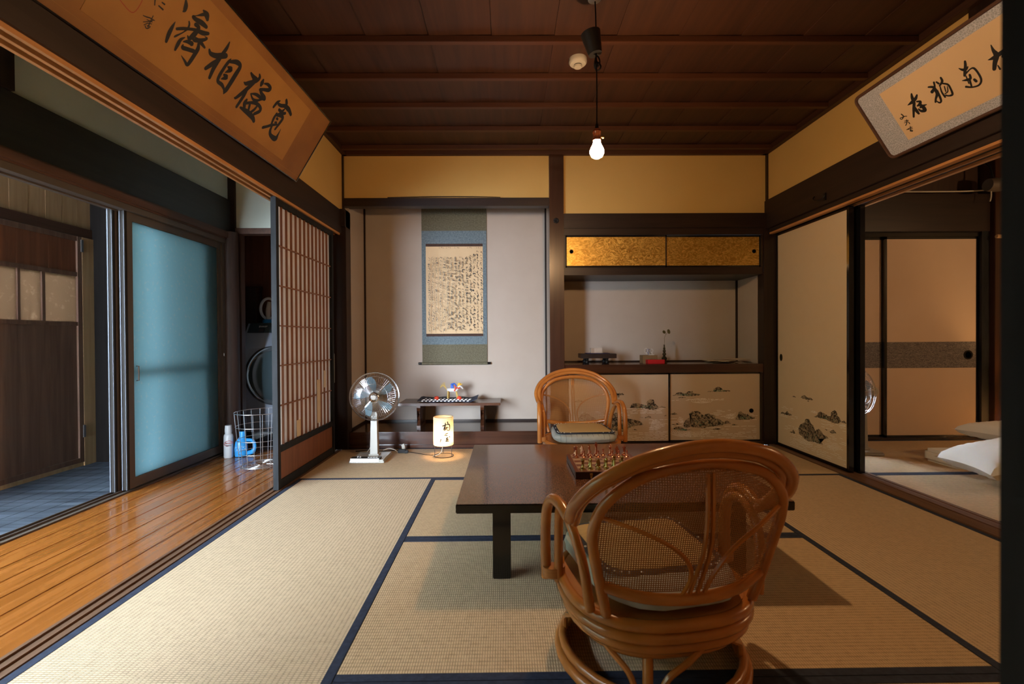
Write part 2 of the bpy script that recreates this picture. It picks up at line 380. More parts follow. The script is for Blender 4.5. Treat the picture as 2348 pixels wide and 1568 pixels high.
# alcove (tokonoma)
struct(box(XL - .05, .362, YB, YB + .06, 2.10, 2.55).build('wall_back', 'yellow_plaster'), 'yellow plaster panel above the alcove')
trim(box(XL, .362, YB - .02, YB + .065, 2.035, 2.105, .003), 'dark_wood_x', 'dark lintel of the alcove')
trim(box(.361, .483, 3.985, 4.11, 0, 2.463, .004), 'pillar_wood', 'polished brown alcove pillar')
struct(box(-1.42, .46, 4.49, 4.55, 0, 2.5).build('wall_alcove_back', 'toko_plaster'), 'off-white back wall of the alcove')
struct(box(-1.42, -1.345, 4.06, 4.5, 0, 2.5).build('wall_alcove_left', 'toko_plaster'))
struct(box(.376, .46, 4.11, 4.5, 0, 2.5).build('wall_alcove_right', 'toko_plaster'))
struct(box(-1.42, .46, 4.07, 4.5, 2.42, 2.48).build('ceiling_alcove', 'closet_wood'))
trim(box(-1.347, -1.331, 4.474, 4.491, .13, 2.45), 'dark_wood_z'); trim(box(.361, .377, 4.474, 4.491, .13, 2.45), 'dark_wood_z')
trim(box(-1.345, .376, 4.478, 4.492, .135, .152), 'dark_wood_x'); trim(box(-1.347, -1.333, 4.06, 4.48, .135, .152), 'dark_wood_y')
struct(box(-1.345, .376, 4.05, 4.49, .10, .135).build('floor_alcove_board', 'toko_board'), 'polished dark floor board of the alcove')
trim(box(-1.335, .361, 3.985, 4.055, .028, .1352, .003), 'kamachi_wood', 'polished sill beam along the alcove front')
trim(box(-1.335, .361, 3.970, 4.05, 0, .028, .002), 'kamachi_wood')
# right half of the back wall
struct(box(.483, XR + .06, YB, YB + .06, 1.96, 2.55).build('wall_back_right', 'yellow_plaster'), 'yellow plaster panel above the cupboards')
trim(box(.483, XR, YB - .035, YB + .07, 1.842, 1.966, .003), 'dark_wood_x', 'dark beam above the gold doors')
trim(box(.483, XR, YB - .022, YB + .07, 1.786, 1.842, .002), 'dark_wood_x')
trim(box(2.178, 2.286, 3.99, 4.10, 0, 1.842, .003), 'dark_wood_z', 'dark post right of the cupboards')
trim(box(2.207, 2.226, 3.995, 4.03, 2.07, 2.47), 'dark_wood_z')
struct(box(.40, 2.25, 4.45, 4.51, 0, 1.46).build('wall_recess_back', 'toko_plaster'), 'off-white back wall of the open shelf niche')
struct(box(2.172, 2.25, 4.09, 4.46, .6, 1.46).build('wall_recess_right', 'toko_plaster')); struct(box(.46, .4835, 4.10, 4.46, .6, 1.46).build('wall_recess_left', 'toko_plaster'))
trim(box(2.157, 2.173, 4.435, 4.451, .69, 1.45), 'dark_wood_z'); trim(box(.483, 2.172, 4.437, 4.451, .69, .702), 'dark_wood_x')
# right wall
struct(box(XR, XR + .07, YF, YB + .05, 2.065, 2.55).build('wall_right', 'yellow_plaster'), 'yellow plaster above the right beam')
trim(box(2.198, 2.30, YF, 4.02, 1.832, 2.072, .003), 'brown_beam_y', 'wide dark brown beam under the grey-bordered board')
trim(box(2.225, 2.41, YF, 4.02, 1.80, 1.834), 'dark_wood_y', 'dark head rail above the painted doors')
trim(MB().box(2.225, 2.262, YF, 4.0, 1.786, 1.80).box(2.318, 2.330, YF, 4.0, 1.786, 1.80).box(2.385, 2.41, YF, 4.0, 1.786, 1.80), 'groove_wood')
trim(box(2.207, 2.23, 2.12, 2.245, 2.07, 2.465), 'dark_wood_z', 'dark post rising behind the grey-bordered board')
trim(MB().box(2.222, 2.41, YF, 4.02, -.03, .003).box(2.222, 2.262, YF, 4.02, .003, .007).box(2.318, 2.330, YF, 4.02, .003, .007).box(2.385, 2.41, YF, 4.02, .003, .007), 'sill_wood', 'worn wooden sill between the two tatami rooms')
trim(box(2.286, 2.42, 4.0, 4.14, 0, 2.5), 'dark_wood_z')
# veranda outer side
trim(MB().box(-2.385, -2.275, .1, 3.9, 1.702, 1.737).box(-2.335, -2.330, .1, 3.9, 1.694, 1.702), 'aluminium_brown', 'brown metal head track of the veranda doors')
trim(box(-2.38, -2.255, -3.2, 4.0, 1.737, 1.80, .01), 'old_wood_y', 'rounded brown rail under the grey beam')
trim(box(-2.40, -2.29, -3.2, 4.0, 1.80, 2.075), 'grey_beam_y', 'wide dark grey beam over the veranda doors')
struct(box(-2.40, -2.31, -3.2, 4.0, 2.075, 2.56).build('wall_veranda', 'green_plaster'), 'pale grey-green plaster over the veranda doors')
trim(box(-2.33, -2.27, 2.06, 2.222, 2.075, 2.5), 'dark_wood_z'); trim(box(-2.33, -2.255, 3.955, 4.02, 1.80, 2.5), 'dark_wood_z')
b = MB().tube([(-2.285, 3.925, -.004), (-2.28, 3.925, .9), (-2.285, 3.925, 1.80)], [.072, .066, .068], 16)
trim(b, 'log_wood', 'round brown log post at the veranda corner', smooth=True)
struct(box(-2.27, -1.47, 3.98, 4.04, 1.84, 2.56).build('wall_veranda_end', 'green_plaster'), 'pale plaster above the laundry nook')
trim(box(-2.27, -1.47, 3.965, 4.045, 1.80, 1.848), 'old_wood_y'); trim(box(-2.255, -2.215, 3.975, 4.03, 0, 1.80), 'log_wood')
b = MB()
for i in range(8): b.box(-2.85 + i * .175, -2.677 + i * .175, 4.88, 4.92, 0, 2.0)
b.box(-2.87, -1.42, 4.925, 4.95, 0, 2.1)
struct(b.build('wall_laundry_back', 'red_wood_z'), 'dark board wall behind the washing machine')
struct(box(-2.87, -2.8, 3.9, 4.9, 0, 2.5).build('wall_laundry_left', 'closet_wood')); struct(box(-1.47, -1.42, 4.06, 4.95, 0, 2.5).build('wall_laundry_right', 'closet_wood'))
struct(box(-2.85, -1.45, 4.03, 4.95, 2.0, 2.05).build('ceiling_laundry', 'closet_wood'))
trim(box(-2.62, -2.50, 4.76, 4.86, -.005, 1.44), 'closet_wood'); trim(box(-2.8, -2.5, 4.84, 4.88, 1.42, 1.46), 'old_wood_y')
trim(box(-2.5, -1.5, 4.84, 4.88, 1.12, 1.16), 'old_wood_y')
# glazed veranda doors (open, stacked at the far end)
def sash(num, x, y0, y1, label):
    t = sroot('window_%d' % num, (x, (y0 + y1) / 2, .014), label)
    z0, z1 = .014, 1.702
    MB().box(x - .014, x + .014, y0 + .02, y0 + .065, z0, z1).box(x - .014, x + .014, y1 - .03, y1, z0, z1).box(x - .0125, x + .0125, y0 + .03, y1 - .01, z1 - .05, z1 - .001).box(x - .0125, x + .0125, y0 + .03, y1 - .01, z0 + .001, z0 + .06).build('window_frame', 'aluminium_brown', t, True)
    MB().box(x - .016, x + .016, y0 + .004, y0 + .021, z0, z1).build('meeting_stile', 'aluminium_dark', t, True); MB().box(x - .016, x - .009, y0, y0 + .004, z0, z1).box(x + .011, x + .014, y0, y0 + .004, z0, z1).build('edge_strip', 'aluminium_edge', t, True)
    g = box(x - .002, x + .002, y0 + .06, y1 - .025, z0 + .05, z1 - .04).build('glass_pane', 'frosted_glass', t, True)
    return t
t = sash(1, -2.314, 2.872, 3.83, 'frosted blue-green glass veranda door, nearer of the stacked pair')
MB().tube([(-2.300, 2.955, .67), (-2.290, 2.962, .67), (-2.290, 2.962, .76), (-2.300, 2.955, .76)], .004, 6, smooth=False).build('door_handle', 'aluminium_brown', t, True)
t = sash(2, -2.356, 2.835, 3.80, 'second frosted glass veranda door behind the first')
box(-2.37, -2.342, 2.88, 3.77, .70, .74).build('mid_rail', 'aluminium_brown', t, True)
struct(box(-1.45, XL - .03, -3.2, .33, 0, 1.8).build('wall_added_rear_veranda', 'paper_cream'))  # unseen wall added so that daylight stays along the veranda
struct(box(-2.40, -2.31, -3.2, -2.6, 0, 1.8).build('wall_veranda_near', 'green_plaster'))
struct(box(-4.75, -4.6, -3.5, 6, -.4, 3.0).build('wall_daylight_blocker', 'daylight_blocker_green'))  # unseen wall added to block low sky and narrow the daylight
trim(box(-2.375, -2.285, 3.83, 3.87, .0, 1.74), 'aluminium_brown'); trim(MB().ball((-2.288, 3.842, .80), .008, .008, .018), 'chrome')
# outer nook: shed wall, its door
b = MB()
for i in range(14): b.box(-3.24, -3.195 + (i % 2) * .001, 2.0 + i * .12, 2.118 + i * .12, 1.76, 2.56)
b.box(-3.27, -3.245, 2.0, 3.7, 1.7, 2.56)
struct(b.build('wall_shed_upper', 'pale_wood_z'), 'pale pine boards above the old shed door')
trim(box(-3.25, -3.175, 2.0, 3.67, 1.692, 1.762), 'old_wood_y', 'old brown lintel over the shed door')
struct(box(-3.25, -3.166, 3.567, 3.664, -.02, 1.691).build('wall_shed_jamb', 'pale_wood_z'), 'pale wood strip right of the old door')
struct(box(-3.25, -3.20, 1.9, 2.62, -.02, 1.692).build('wall_shed_near', 'old_wood_z')); trim(box(-3.22, -3.175, 2.6, 3.67, -.014, .012), 'pale_wood_z')
b = MB()
for i in range(6): b.box(-3.19 + i * .14, -3.053 + i * .14, 3.665, 3.70, -.04, 2.5)
b.box(-3.2, -2.36, 3.705, 3.72, -.04, 2.5)
struct(b.build('wall_nook_end', 'burnt_wood_z'), 'dark charred board wall beside the glass doors')
struct(box(-3.25, -3.2, 3.70, 4.0, 0, 2.5).build('wall_shed_far', 'closet_wood'))
t = sroot('door_1', (-3.2, 3.1, .01), 'old brown board door with a row of pebbled glass panes')
x = -3.197
MB().box(x, x + .03, 2.64, 2.68, .015, 1.69).box(x, x + .03, 3.53, 3.565, .015, 1.69).box(x, x + .028, 2.65, 3.555, 1.655, 1.689).box(x, x + .027, 2.65, 3.555, 1.395, 1.425).box(x, x + .027, 2.65, 3.555, 1.03, 1.058).box(x, x + .028, 2.65, 3.555, .016, .05).box(x, x + .025, 3.265, 3.287, 1.05, 1.40).box(x, x + .025, 3.103, 3.12, 1.05, 1.40).box(x, x + .025, 2.94, 2.957, 1.05, 1.40).build('door_frame', 'old_wood_z', t, True)
b = MB()
for i in range(4): b.box(x + .006, x + .016, 2.67 + i * .218, 2.886 + i * .218, .04, 1.04)
b.build('lower_panel', 'old_wood_z', t, True)
b = MB()
for i in range(4): b.box(x + .006, x + .016, 2.67 + i * .218, 2.886 + i * .218, 1.41, 1.66)
b.build('upper_panel', 'red_wood_z', t, True)
for a, c in ((2.67, 2.942), (2.955, 3.105), (3.118, 3.267), (3.285, 3.533)): box(x + .010, x + .014, a, c, 1.05, 1.40).build('glass_pane', 'pebbled_glass', t, True)
for z in (1.58, .2): box(x + .02, x + .036, 3.556, 3.574, z, z + .09).build('hinge', 'steel_wire', t, True)
struct(box(-2.62, -2.38, -3.2, 2.3, 2.30, 2.36).box(-2.62, -2.38, 2.3, 3.7, 2.30, 2.36).build('ceiling_eave', 'closet_wood'), 'eave over the outer deck')

# sliding doors -------------------------------------------------
def shoji(num, x, y0, y1, label):
    t = sroot('door_%d' % num, (x, (y0 + y1) / 2, .002), label); z0, z1 = .003, 1.788
    MB().box(x - .016, x + .016, y0, y0 + .034, z0, z1).box(x - .016, x + .016, y1 - .034, y1, z0, z1).box(x - .014, x + .014, y0 + .03, y1 - .03, z1 - .04, z1).box(x - .014, x + .014, y0 + .03, y1 - .03, .225, .262).box(x - .014, x + .014, y0 + .03, y1 - .03, z0, .055).build('door_frame', 'black_stile', t, True)
    b = MB(); n = 13; st = (y1 - y0 - .068) / n
    for i in range(1, n): b.box(x - .006, x + .006, y0 + .034 + i * st - .004, y0 + .034 + i * st + .004, .262, z1 - .04)
    for i in range(1, 6): z = .262 + i * (z1 - .302) / 6; b.box(x - .006, x + .0055, y0 + .03, y1 - .03, z - .004, z + .004)
    b.build('lattice', 'lattice_wood', t, True)
    box(x - .008, x - .006, y0 + .03, y1 - .03, .26, z1 - .035).build('shoji_paper', 'shoji_paper', t, True)
    box(x - .004, x + .006, y0 + .03, y1 - .03, .05, .23).build('lower_panel', 'red_wood_z', t, True)
    return t
t = shoji(2, -1.412, 2.885, 3.83, 'shoji with brown lattice and white paper, standing half open')
MB().box(-1.4045, -1.404, 3.50, 3.56, .30, .62).box(-1.4045, -1.404, 3.16, 3.22, .27, .38).box(-1.4045, -1.404, 3.63, 3.67, .55, .68).build('paper_patch', 'paper_cream', t, True)
t = shoji(3, -1.452, 2.98, 3.94, 'second shoji stacked behind the first on the veranda side')
box(-1.434, -1.428, 3.885, 3.925, .56, .80).build('pull_plate', 'clean_white', t, True)

def rocks(mb, gmb, data, place, step=.006, amp=.0028):
    rnd = random.Random(3)
    for k, q in enumerate(data):
        P = [(q[i] / 1000, q[i + 1] / 1000) for i in range(0, len(q), 2)]; out = []
        for i in range(len(P)):
            a, c = P[i], P[(i + 1) % len(P)]; L = math.hypot(c[0] - a[0], c[1] - a[1]); n = max(1, int(L / step))
            for j in range(n):
                tt = j / n; j_ = 0 if j == 0 else rnd.uniform(-amp, amp); dx, dy = (c[0] - a[0]) / (L or 1), (c[1] - a[1]) / (L or 1)
                out.append((a[0] + (c[0] - a[0]) * tt - dy * j_, a[1] + (c[1] - a[1]) * tt + dx * j_))
        mb.poly([place(x, z, .0006 + k * .00002) for x, z in out])
        xs = [p[0] for p in P]; zs = [p[1] for p in P]; w_, h_ = max(xs) - min(xs), max(zs) - min(zs)
        if w_ * h_ > .006:
            for _ in range(14):
                cx, cz = min(xs) + w_ * rnd.uniform(.25, .75), min(zs) + h_ * rnd.uniform(.1, .45)
                gmb.poly([place(cx + .0045 * rnd.uniform(.4, 1) * math.cos(a), cz + .0045 * rnd.uniform(.4, 1) * math.sin(a), .0016) for a in [i * PI / 3 for i in range(6)]])
def ripples(mb, arcs, rows, place):
    rnd = random.Random(5)
    def seg(p, q, w_):
        dx, dz = q[0] - p[0], q[1] - p[1]; L = math.hypot(dx, dz) or 1; nx, nz = -dz / L * w_, dx / L * w_
        mb.poly([place(p[0] + nx, p[1] + nz, .0004), place(q[0] + nx, q[1] + nz, .0004), place(q[0] - nx, q[1] - nz, .0004), place(p[0] - nx, p[1] - nz, .0004)])
    for cx, cz, rx, rz, n, a0, a1 in arcs:
        for i in range(1, n + 1):
            k = i / n
            for j in range(26):
                if rnd.random() < .12: continue
                a, c = a0 + (a1 - a0) * j / 26, a0 + (a1 - a0) * (j + .9) / 26
                seg((cx + rx * k * math.cos(a), cz + rz * k * math.sin(a)), (cx + rx * k * math.cos(c), cz + rz * k * math.sin(c)), .0011)
    for x0, x1, z, dens in rows:
        x = x0
        while x < x1:
            L = rnd.uniform(.02, .07)
            if rnd.random() < dens: seg((x, z + rnd.uniform(-.002, .002)), (min(x + L, x1), z + rnd.uniform(-.0015, .0015)), .0012)
            x += L + rnd.uniform(.004, .02)
INK_LEFT=[[-12612,3182,54,-12524,3059,91,-12484,2898,76,-12521,2801,11],[-12579,2320,13,-12580,2079,69,-12564,1802,87,-12508,1528,61],[-11786,3426,35,-11577,3397,122,-11440,3286,76],[-11644,3372,70,-11757,3255,58,-11945,3067,18,-12052,2948,56,-11862,2955,87,-11577,3018,105,-11314,3033,77],[-11776,2794,81,-11585,2783,82,-11631,2421,112,-11729,2200,70,-11842,2245,28],[-12385,2161,55,-12150,2345,63,-11869,2525,57,-11633,2647,70,-11309,2754,96,-11082,2892,68],[-12090,2697,34,-12016,2616,45,-11996,2458,45,-12089,2217,23,-12278,1921,40,-12315,1846,13],[-11165,2702,12,-11011,2708,44,-11188,2505,77,-11454,2317,83,-11560,2281,47],[-11482,2400,47,-11217,2407,84,-10904,2362,49],[-11911,2121,18,-12019,1945,63,-12029,1739,79,-12015,1501,50],[-11874,1959,27,-11726,2063,70,-11511,2124,90,-11508,2076,59],[-11825,1856,28,-11780,1761,81,-11561,1835,82,-11275,1940,84],[-11252,2317,53,-11153,2140,92,-11157,1825,92,-11174,1528,85,-11221,1342,72,-11409,1400,52,-11657,1478,12],[-10651,2429,50,-10496,2347,89,-10195,2440,117,-9943,2608,133,-9763,2728,121],[-9942,3285,32,-9917,3012,85,-9950,2714,93,-10001,2294,119,-9987,1889,101,-9936,1534,80],[-10048,2304,79,-10181,2040,104,-10347,1729,83],[-9429,2795,22,-9466,2615,77,-9512,2275,82,-9523,1844,88,-9439,1641,83,-9156,1640,90,-8932,1542,57,-8866,1435,29],[-9393,2677,69,-9050,2872,113,-8760,2841,101,-8756,2376,121,-8776,1838,116,-8801,1560,110,-8817,1375,29],[-9355,2432,42,-9148,2435,127,-9336,2160,22],[-9328,2050,56,-9149,2033,118,-9347,1825,28],[-7976,2978,55,-7709,2924,106,-7473,2958,85,-7624,2783,84],[-7449,3224,51,-7341,3109,91,-7436,2869,99,-7729,2609,106,-7920,2439,96,-8091,2418,22],[-7485,2728,71,-7640,2413,107,-7828,1999,105,-8030,1611,77,-8112,1564,41],[-7656,2238,56,-7664,1956,98,-7683,1641,90,-7715,1291,78],[-7053,3172,58,-7025,3019,123,-7007,2901,82],[-6848,3082,44,-6598,3174,84,-6331,3128,98,-6370,2989,106,-6668,2843,84,-6912,2701,82],[-6847,2681,83,-6681,2605,95,-6382,2544,116,-6268,2476,55,-6552,2418,75,-6825,2408,89,-7057,2360,73,-7340,2226,29],[-7308,2216,43,-7053,2107,58,-6803,2133,89,-6605,2272,60,-6391,2451,46],[-7364,1861,71,-7372,1674,109,-7253,1515,92],[-7285,1723,72,-6945,1939,82,-6596,2060,96,-6256,2027,92,-6175,1864,99,-6425,1570,85],[-7009,1761,76,-6932,1575,74],[-6529,1937,66,-6577,1737,75,-6718,1488,75],[-7477,1379,57,-7137,1408,116,-6744,1416,143,-6384,1372,128,-6176,1273,93],[-5199,3014,39,-5337,2830,91,-5409,2531,77],[-5174,2829,82,-4938,2866,100,-4630,3002,108,-4245,3021,121,-3834,2887,92],[-4789,3290,84,-4626,3162,101,-4573,3002,85,-4234,2900,28],[-4916,2629,83,-4655,2644,94,-4541,2862,51],[-4808,2360,87,-4607,2544,95,-4324,2709,86],[-4931,2373,73,-4940,2058,90,-4878,1779,73],[-4880,2322,83,-4466,2461,102,-4285,2396,97,-4316,2094,96,-4394,1674,69],[-4717,2189,81,-4628,2181,68],[-4706,1960,47,-4587,2004,61],[-5339,1318,84,-5084,1506,82,-4852,1699,83,-4485,1930,68],[-4759,1714,67,-4696,1432,94,-4471,1257,109,-3983,1263,158,-3946,1507,77,-3972,1897,14],[-13747,1708,13,-13618,1746,21,-13482,1803,21,-13293,1838,14],[-13428,1936,16,-13419,1759,21,-13393,1503,22],[-13558,1679,13,-13354,1740,19],[-13634,1531,13,-13489,1652,16,-13348,1813,16],[-13559,1466,13,-13460,1606,16,-13328,1674,14],[-13509,1478,16,-13450,1430,19,-13378,1452,19,-13329,1566,16,-13452,1514,13],[-13675,2500,24,-13646,2403,24,-13573,2265,21],[-13386,2519,24,-13276,2530,33],[-13432,2346,24,-13233,2347,33]]
INK_SEAL=[[-14925,1716,14,-14537,1563,15,-14086,1567,15,-14054,2166,15,-14412,2223,15,-14925,1716,14]]
INK_RIGHT=[[2934,2590,43,2857,2400,80,2797,2135,80,2602,1857,67,2400,1534,52],[3132,2405,43,2975,2286,79,2723,2221,81,2470,2196,19],[2717,2008,44,2692,1763,81,2711,1557,59],[2958,2125,43,3110,2035,57,2987,1936,72,2857,1927,36],[3002,1927,72,3077,1713,90,3060,1552,90,2888,1607,65,2830,1748,44],[3287,1760,18,3085,1794,65,2955,1784,54],[4128,2510,47,4042,2300,47,3827,2166,82],[3803,2450,41,3972,2344,61,4002,2202,74,3979,1970,74,3803,1789,51,3710,1658,48],[4050,2090,50,4002,1751,54,3946,1559,47,3840,1540,41,3772,1683,21],[4233,2463,40,4280,2352,50],[4498,2533,46,4466,2354,59,4269,2238,40],[4265,2200,27,4194,1920,40,4204,1650,47],[4442,2249,39,4603,2086,45,4599,1829,45,4539,1587,52,4366,1612,40,4275,1708,33],[4427,2097,26,4361,1857,26],[4539,2027,20,4434,1812,30,4282,1784,27],[5702,2599,48,5631,2440,60,5496,2226,67,5390,2066,55],[5350,2477,15,5441,2339,55,5578,2285,61,5687,2333,24],[5486,2118,37,5722,2188,30,5855,2136,45,5891,1849,44,5851,1537,45,5675,1386,42,5411,1438,37,5196,1593,50],[5576,1982,48,5523,1826,55,5370,1848,55,5206,1916,19],[5468,1785,43,5397,1504,37],[5633,1697,54,5658,1594,60],[5424,2006,25,5366,1659,25],[6835,2618,22,6805,2390,61,6806,2138,105,6626,1904,90,6478,1678,74],[6466,2142,14,6643,2109,70,6883,2119,88,7131,2155,76],[6658,1738,22,6654,1560,39],[7309,2340,27,7151,2140,59,6949,1966,38],[7436,2316,53,7456,1920,68],[7184,1871,32,6995,1720,49,7109,1500,49,7356,1609,21],[1919,1958,31,1955,1804,31,1787,1718,23,1745,1808,19,2005,1776,23,2108,1728,19],[1867,1561,19,2054,1504,23],[1993,1582,19,1931,1437,23,1789,1334,23],[1797,1487,16,1995,1447,19,2025,1319,27],[1711,1104,20,1942,1118,19,2035,1091,19],[1968,1193,19,1937,1075,19,1836,949,19],[1789,1086,16,2010,1015,19],[1840,992,19,1957,931,19,1919,906,23,1830,975,16]]
INK_LAMP=[[-74,1600,34,69,1629,51,211,1686,34],[154,1829,29,126,1572,46,97,1257,40],[69,1515,34,11,1286,29],[211,1486,29,183,1315,34],[326,1886,46,354,1715,34],[211,1686,23,440,1697,46,514,1486,40,469,1257,34,297,1257,23,240,1515,23],[297,1486,34,383,1429,29],[126,943,29,240,1000,40,343,1029,29],[69,886,29,297,840,29],[-189,572,46,-246,371,29],[211,657,23,354,686,40,183,572,29,383,543,40,154,429,29,411,417,40],[480,743,46,514,686,29]]
ROCK_CAB=[[1505,150,1502,181,1517,205,1548,228,1569,240,1548,262,1578,285,1632,287,1663,258,1678,254,1717,266,1765,248,1777,239,1765,218,1807,217,1838,196,1862,178,1838,163,1789,163,1741,152,1668,140,1602,147,1560,153,1532,141],[1853,172,1856,196,1880,203,1910,180,1892,178],[1403,133,1439,154,1481,154,1511,135,1553,132,1578,126,1523,120,1481,118,1433,130],[1388,169,1409,176,1433,175,1448,184,1469,175,1427,168],[1382,266,1403,269,1427,279,1445,265,1463,262,1421,255,1385,259],[1404,421,1431,428,1440,443,1476,449,1515,438,1542,454,1579,460,1597,436,1633,435,1651,423,1609,418,1554,415,1464,420],[1458,401,1482,412,1503,406,1524,402,1488,399],[1702,450,1723,459,1757,453,1760,474,1796,493,1826,485,1850,464,1887,466,1908,455,1850,450,1778,451],[1950,210,1956,237,1974,255,1977,276,1998,282,2025,258,2055,258,2080,236,2116,230,2119,218,2055,209,1995,210],[1747,127,1783,141,1837,131,1795,124],[1916,164,1928,177,1974,166,1946,162],[2158,215,2170,225,2183,220,2181,213],[1036,323,1060,358,1102,361,1156,346,1186,342,1180,370,1211,393,1241,387,1250,357,1283,330,1283,318,1234,303,1186,312,1138,319,1072,319],[1286,324,1310,336,1346,323],[884,137,891,264,915,281,945,278,975,245,1005,233,1053,226,1126,205,1156,177,1101,169,1053,163,981,119,945,122],[1114,238,1132,242,1162,237,1198,255,1228,237,1186,234],[862,435,901,457,940,445,976,448,997,434,940,425],[922,417,943,422,952,414],[1053,133,1077,142,1107,131],[1325,251,1349,259,1349,247],[590,218,621,266,657,289,693,265,741,235,765,210,680,199],[549,374,603,392,657,376]]
ROCK_FUS=[[3682,154,3690,198,3669,231,3638,247,3618,256,3606,282,3583,291,3560,290,3538,265,3508,251,3494,225,3479,214,3475,227,3450,239,3422,230,3398,207,3360,205,3344,190,3388,177,3429,168,3465,165,3429,149,3391,136,3436,131,3501,131,3568,121,3614,128,3646,146],[3504,319,3465,338,3461,350,3436,370,3388,362,3340,351,3320,354,3317,382,3288,402,3259,396,3249,366,3231,356,3212,333,3249,313,3301,312,3374,322,3450,321],[3212,330,3194,345,3146,329],[3932,277,3909,294,3868,290,3842,311,3811,294,3773,287,3811,276,3882,277],[3661,443,3649,457,3614,468,3583,453,3545,457,3508,443,3568,435,3622,438],[3587,425,3568,431,3553,424],[3772,437,3747,446,3718,438],[3811,146,3777,155,3760,174,3739,163,3735,146,3777,142],[3384,247,3367,251,3350,246],[3334,240,3294,264,3262,243,3307,232],[3172,257,3155,265,3131,261],[4000,275,3983,276,3972,266,4000,262]]

# painted door on the right, a plain one stacked behind it
def fusuma(num, x, y0, y1, label, paint, z1=1.787, sw=.022):
    t = sroot('door_%d' % num, (x, (y0 + y1) / 2, .007), label)
    MB().box(x - .016, x + .016, y0, y0 + sw, .008, z1).box(x - .016, x + .016, y1 - .022, y1, .008, z1).box(x - .016, x + .016, y0 + .02, y1 - .02, z1 - .02, z1).box(x - .016, x + .016, y0 + .02, y1 - .02, .008, .028).build('door_frame', 'black_lacquer', t, True)
    box(x - .011, x + .011, y0 + .02, y1 - .02, .027, z1 - .018).build('door_panel', 'paper_cream', t, True)
    if paint:
        pl = lambda a, z, l_: (x - .011 - l_, a, z)
        b, g = MB(), MB(); rocks(b, g, [[v + (0 if i % 2 else 0) for i, v in enumerate(q)] for q in ROCK_FUS], pl)
        b.build('rock_painting', 'rock_paint', t, True, tri=True); g.build('moss_painting', 'rock_green', t, True)
        rp = MB()
        ripples(rp, [(3.298, .169, .085, .047, 9, -PI * .1, -PI * .95), (3.63, .125, .12, .035, 6, PI, 2 * PI), (3.5, .345, .045, .018, 5, 0, PI), (3.185, .30, .05, .018, 5, -.3 * PI, .6 * PI)],
                [(3.17, 3.80, .05 + .013 * i, .78 - .02 * i) for i in range(8)] + [(3.17, 3.40, .17 + .012 * i, .6) for i in range(5)] + [(3.60, 3.88, .16 + .012 * i, .5) for i in range(4)] + [(3.17, 3.42, .262 + .011 * i, .6) for i in range(5)] + [(3.70, 3.95, .26 + .012 * i, .45) for i in range(4)] + [(3.66, 3.92, .33 + .01 * i, .35) for i in range(2)], pl)
        rp.build('ripple_pattern', 'ripple_paint', t, True)
        h = MB().lathe([(.030, 0), (.030, .002), (.024, .002), (.022, -.004), (0, -.004)], (0, 0, 0), 20, 'x').xf(Matrix.Translation((x - .0125, 3.958 - .035, .745)) @ Matrix.Diagonal((-1, .62, 1, 1)))
        h.build('door_pull', 'bronze', t, True)
    return t
fusuma(4, 2.297, 3.135, 3.992, 'cream sliding door painted with rocks in rippling water', True)
fusuma(5, 2.354, 3.11, 3.96, 'black-framed sliding door stacked behind the painted one', False, sw=.07)

# the room on the right ------------------------------------------
struct(box(2.45, 5.6, 4.22, 4.28, 1.80, 2.56).build('wall_closet_top', 'closet_wood')); struct(box(4.42, 5.6, 4.22, 4.28, 0, 2.56).build('wall_closet_right', 'closet_wood'))
struct(box(5.5, 5.6, -.5, 4.3, 0, 2.56).build('wall_bedroom_right', 'room_wall')); struct(box(2.4, 5.6, -.5, -.4, 0, 2.56).build('wall_bedroom_front', 'room_wall'))
struct(box(2.41, 5.5, -.4, 4.25, 2.46, 2.5).build('ceiling_bedroom', 'closet_wood'))
trim(box(2.45, 4.25, 4.12, 4.22, 1.835, 2.16, .003), 'dark_wood_x', 'wide dark beam over the closet doors'); trim(box(2.45, 4.25, 4.15, 4.22, 1.795, 1.835), 'black_lacquer')
trim(box(4.185, 4.25, 4.13, 4.24, 0, 1.84), 'black_stile'); trim(box(4.25, 4.42, 4.08, 4.24, 0, 2.5, .003), 'pillar_wood', 'brown post right of the closet doors')
trim(box(2.45, 4.25, 4.13, 4.24, -.01, .018), 'dark_wood_x'); trim(box(2.42, 5.5, 3.2, 3.32, 2.36, 2.46), 'burnt_wood_z', 'dark ceiling beam of the bedroom')
def closet_door(num, x0, x1, y, label, pull):
    t = sroot('door_%d' % num, ((x0 + x1) / 2, y, .018), label)
    MB().box(x0, x0 + .022, y - .014, y + .014, .018, 1.795).box(x1 - .022, x1, y - .014, y + .014, .018, 1.795).box(x0, x1, y - .014, y + .014, 1.775, 1.795).box(x0, x1, y - .014, y + .014, .018, .036).build('door_frame', 'black_lacquer', t, True)
    box(x0 + .02, x1 - .02, y - .009, y + .009, .03, 1.78).build('door_panel', 'paper_pink', t, True)
    box(x0 + .02, x1 - .02, y - .0105, y - .009, .633, .864).build('patterned_band', 'band_paper', t, True)
    if pull: MB().lathe([(.040, 0), (.040, -.004), (.030, -.004), (.028, .0), (0, .0)], (x1 - .095, y - .0115, .747), 24, 'y').build('door_pull', 'iron', t, True)
mat('band_paper', (.085, .078, .082), (.26, .235, .23), (1, 1, 5), 26, .8, lo=.42, hi=.6, detail=2, dist=3)
closet_door(6, 3.345, 4.19, 4.175, 'right closet door with grey patterned band and round pull', True)
closet_door(7, 2.47, 3.365, 4.205, 'left closet door with grey patterned band', False)
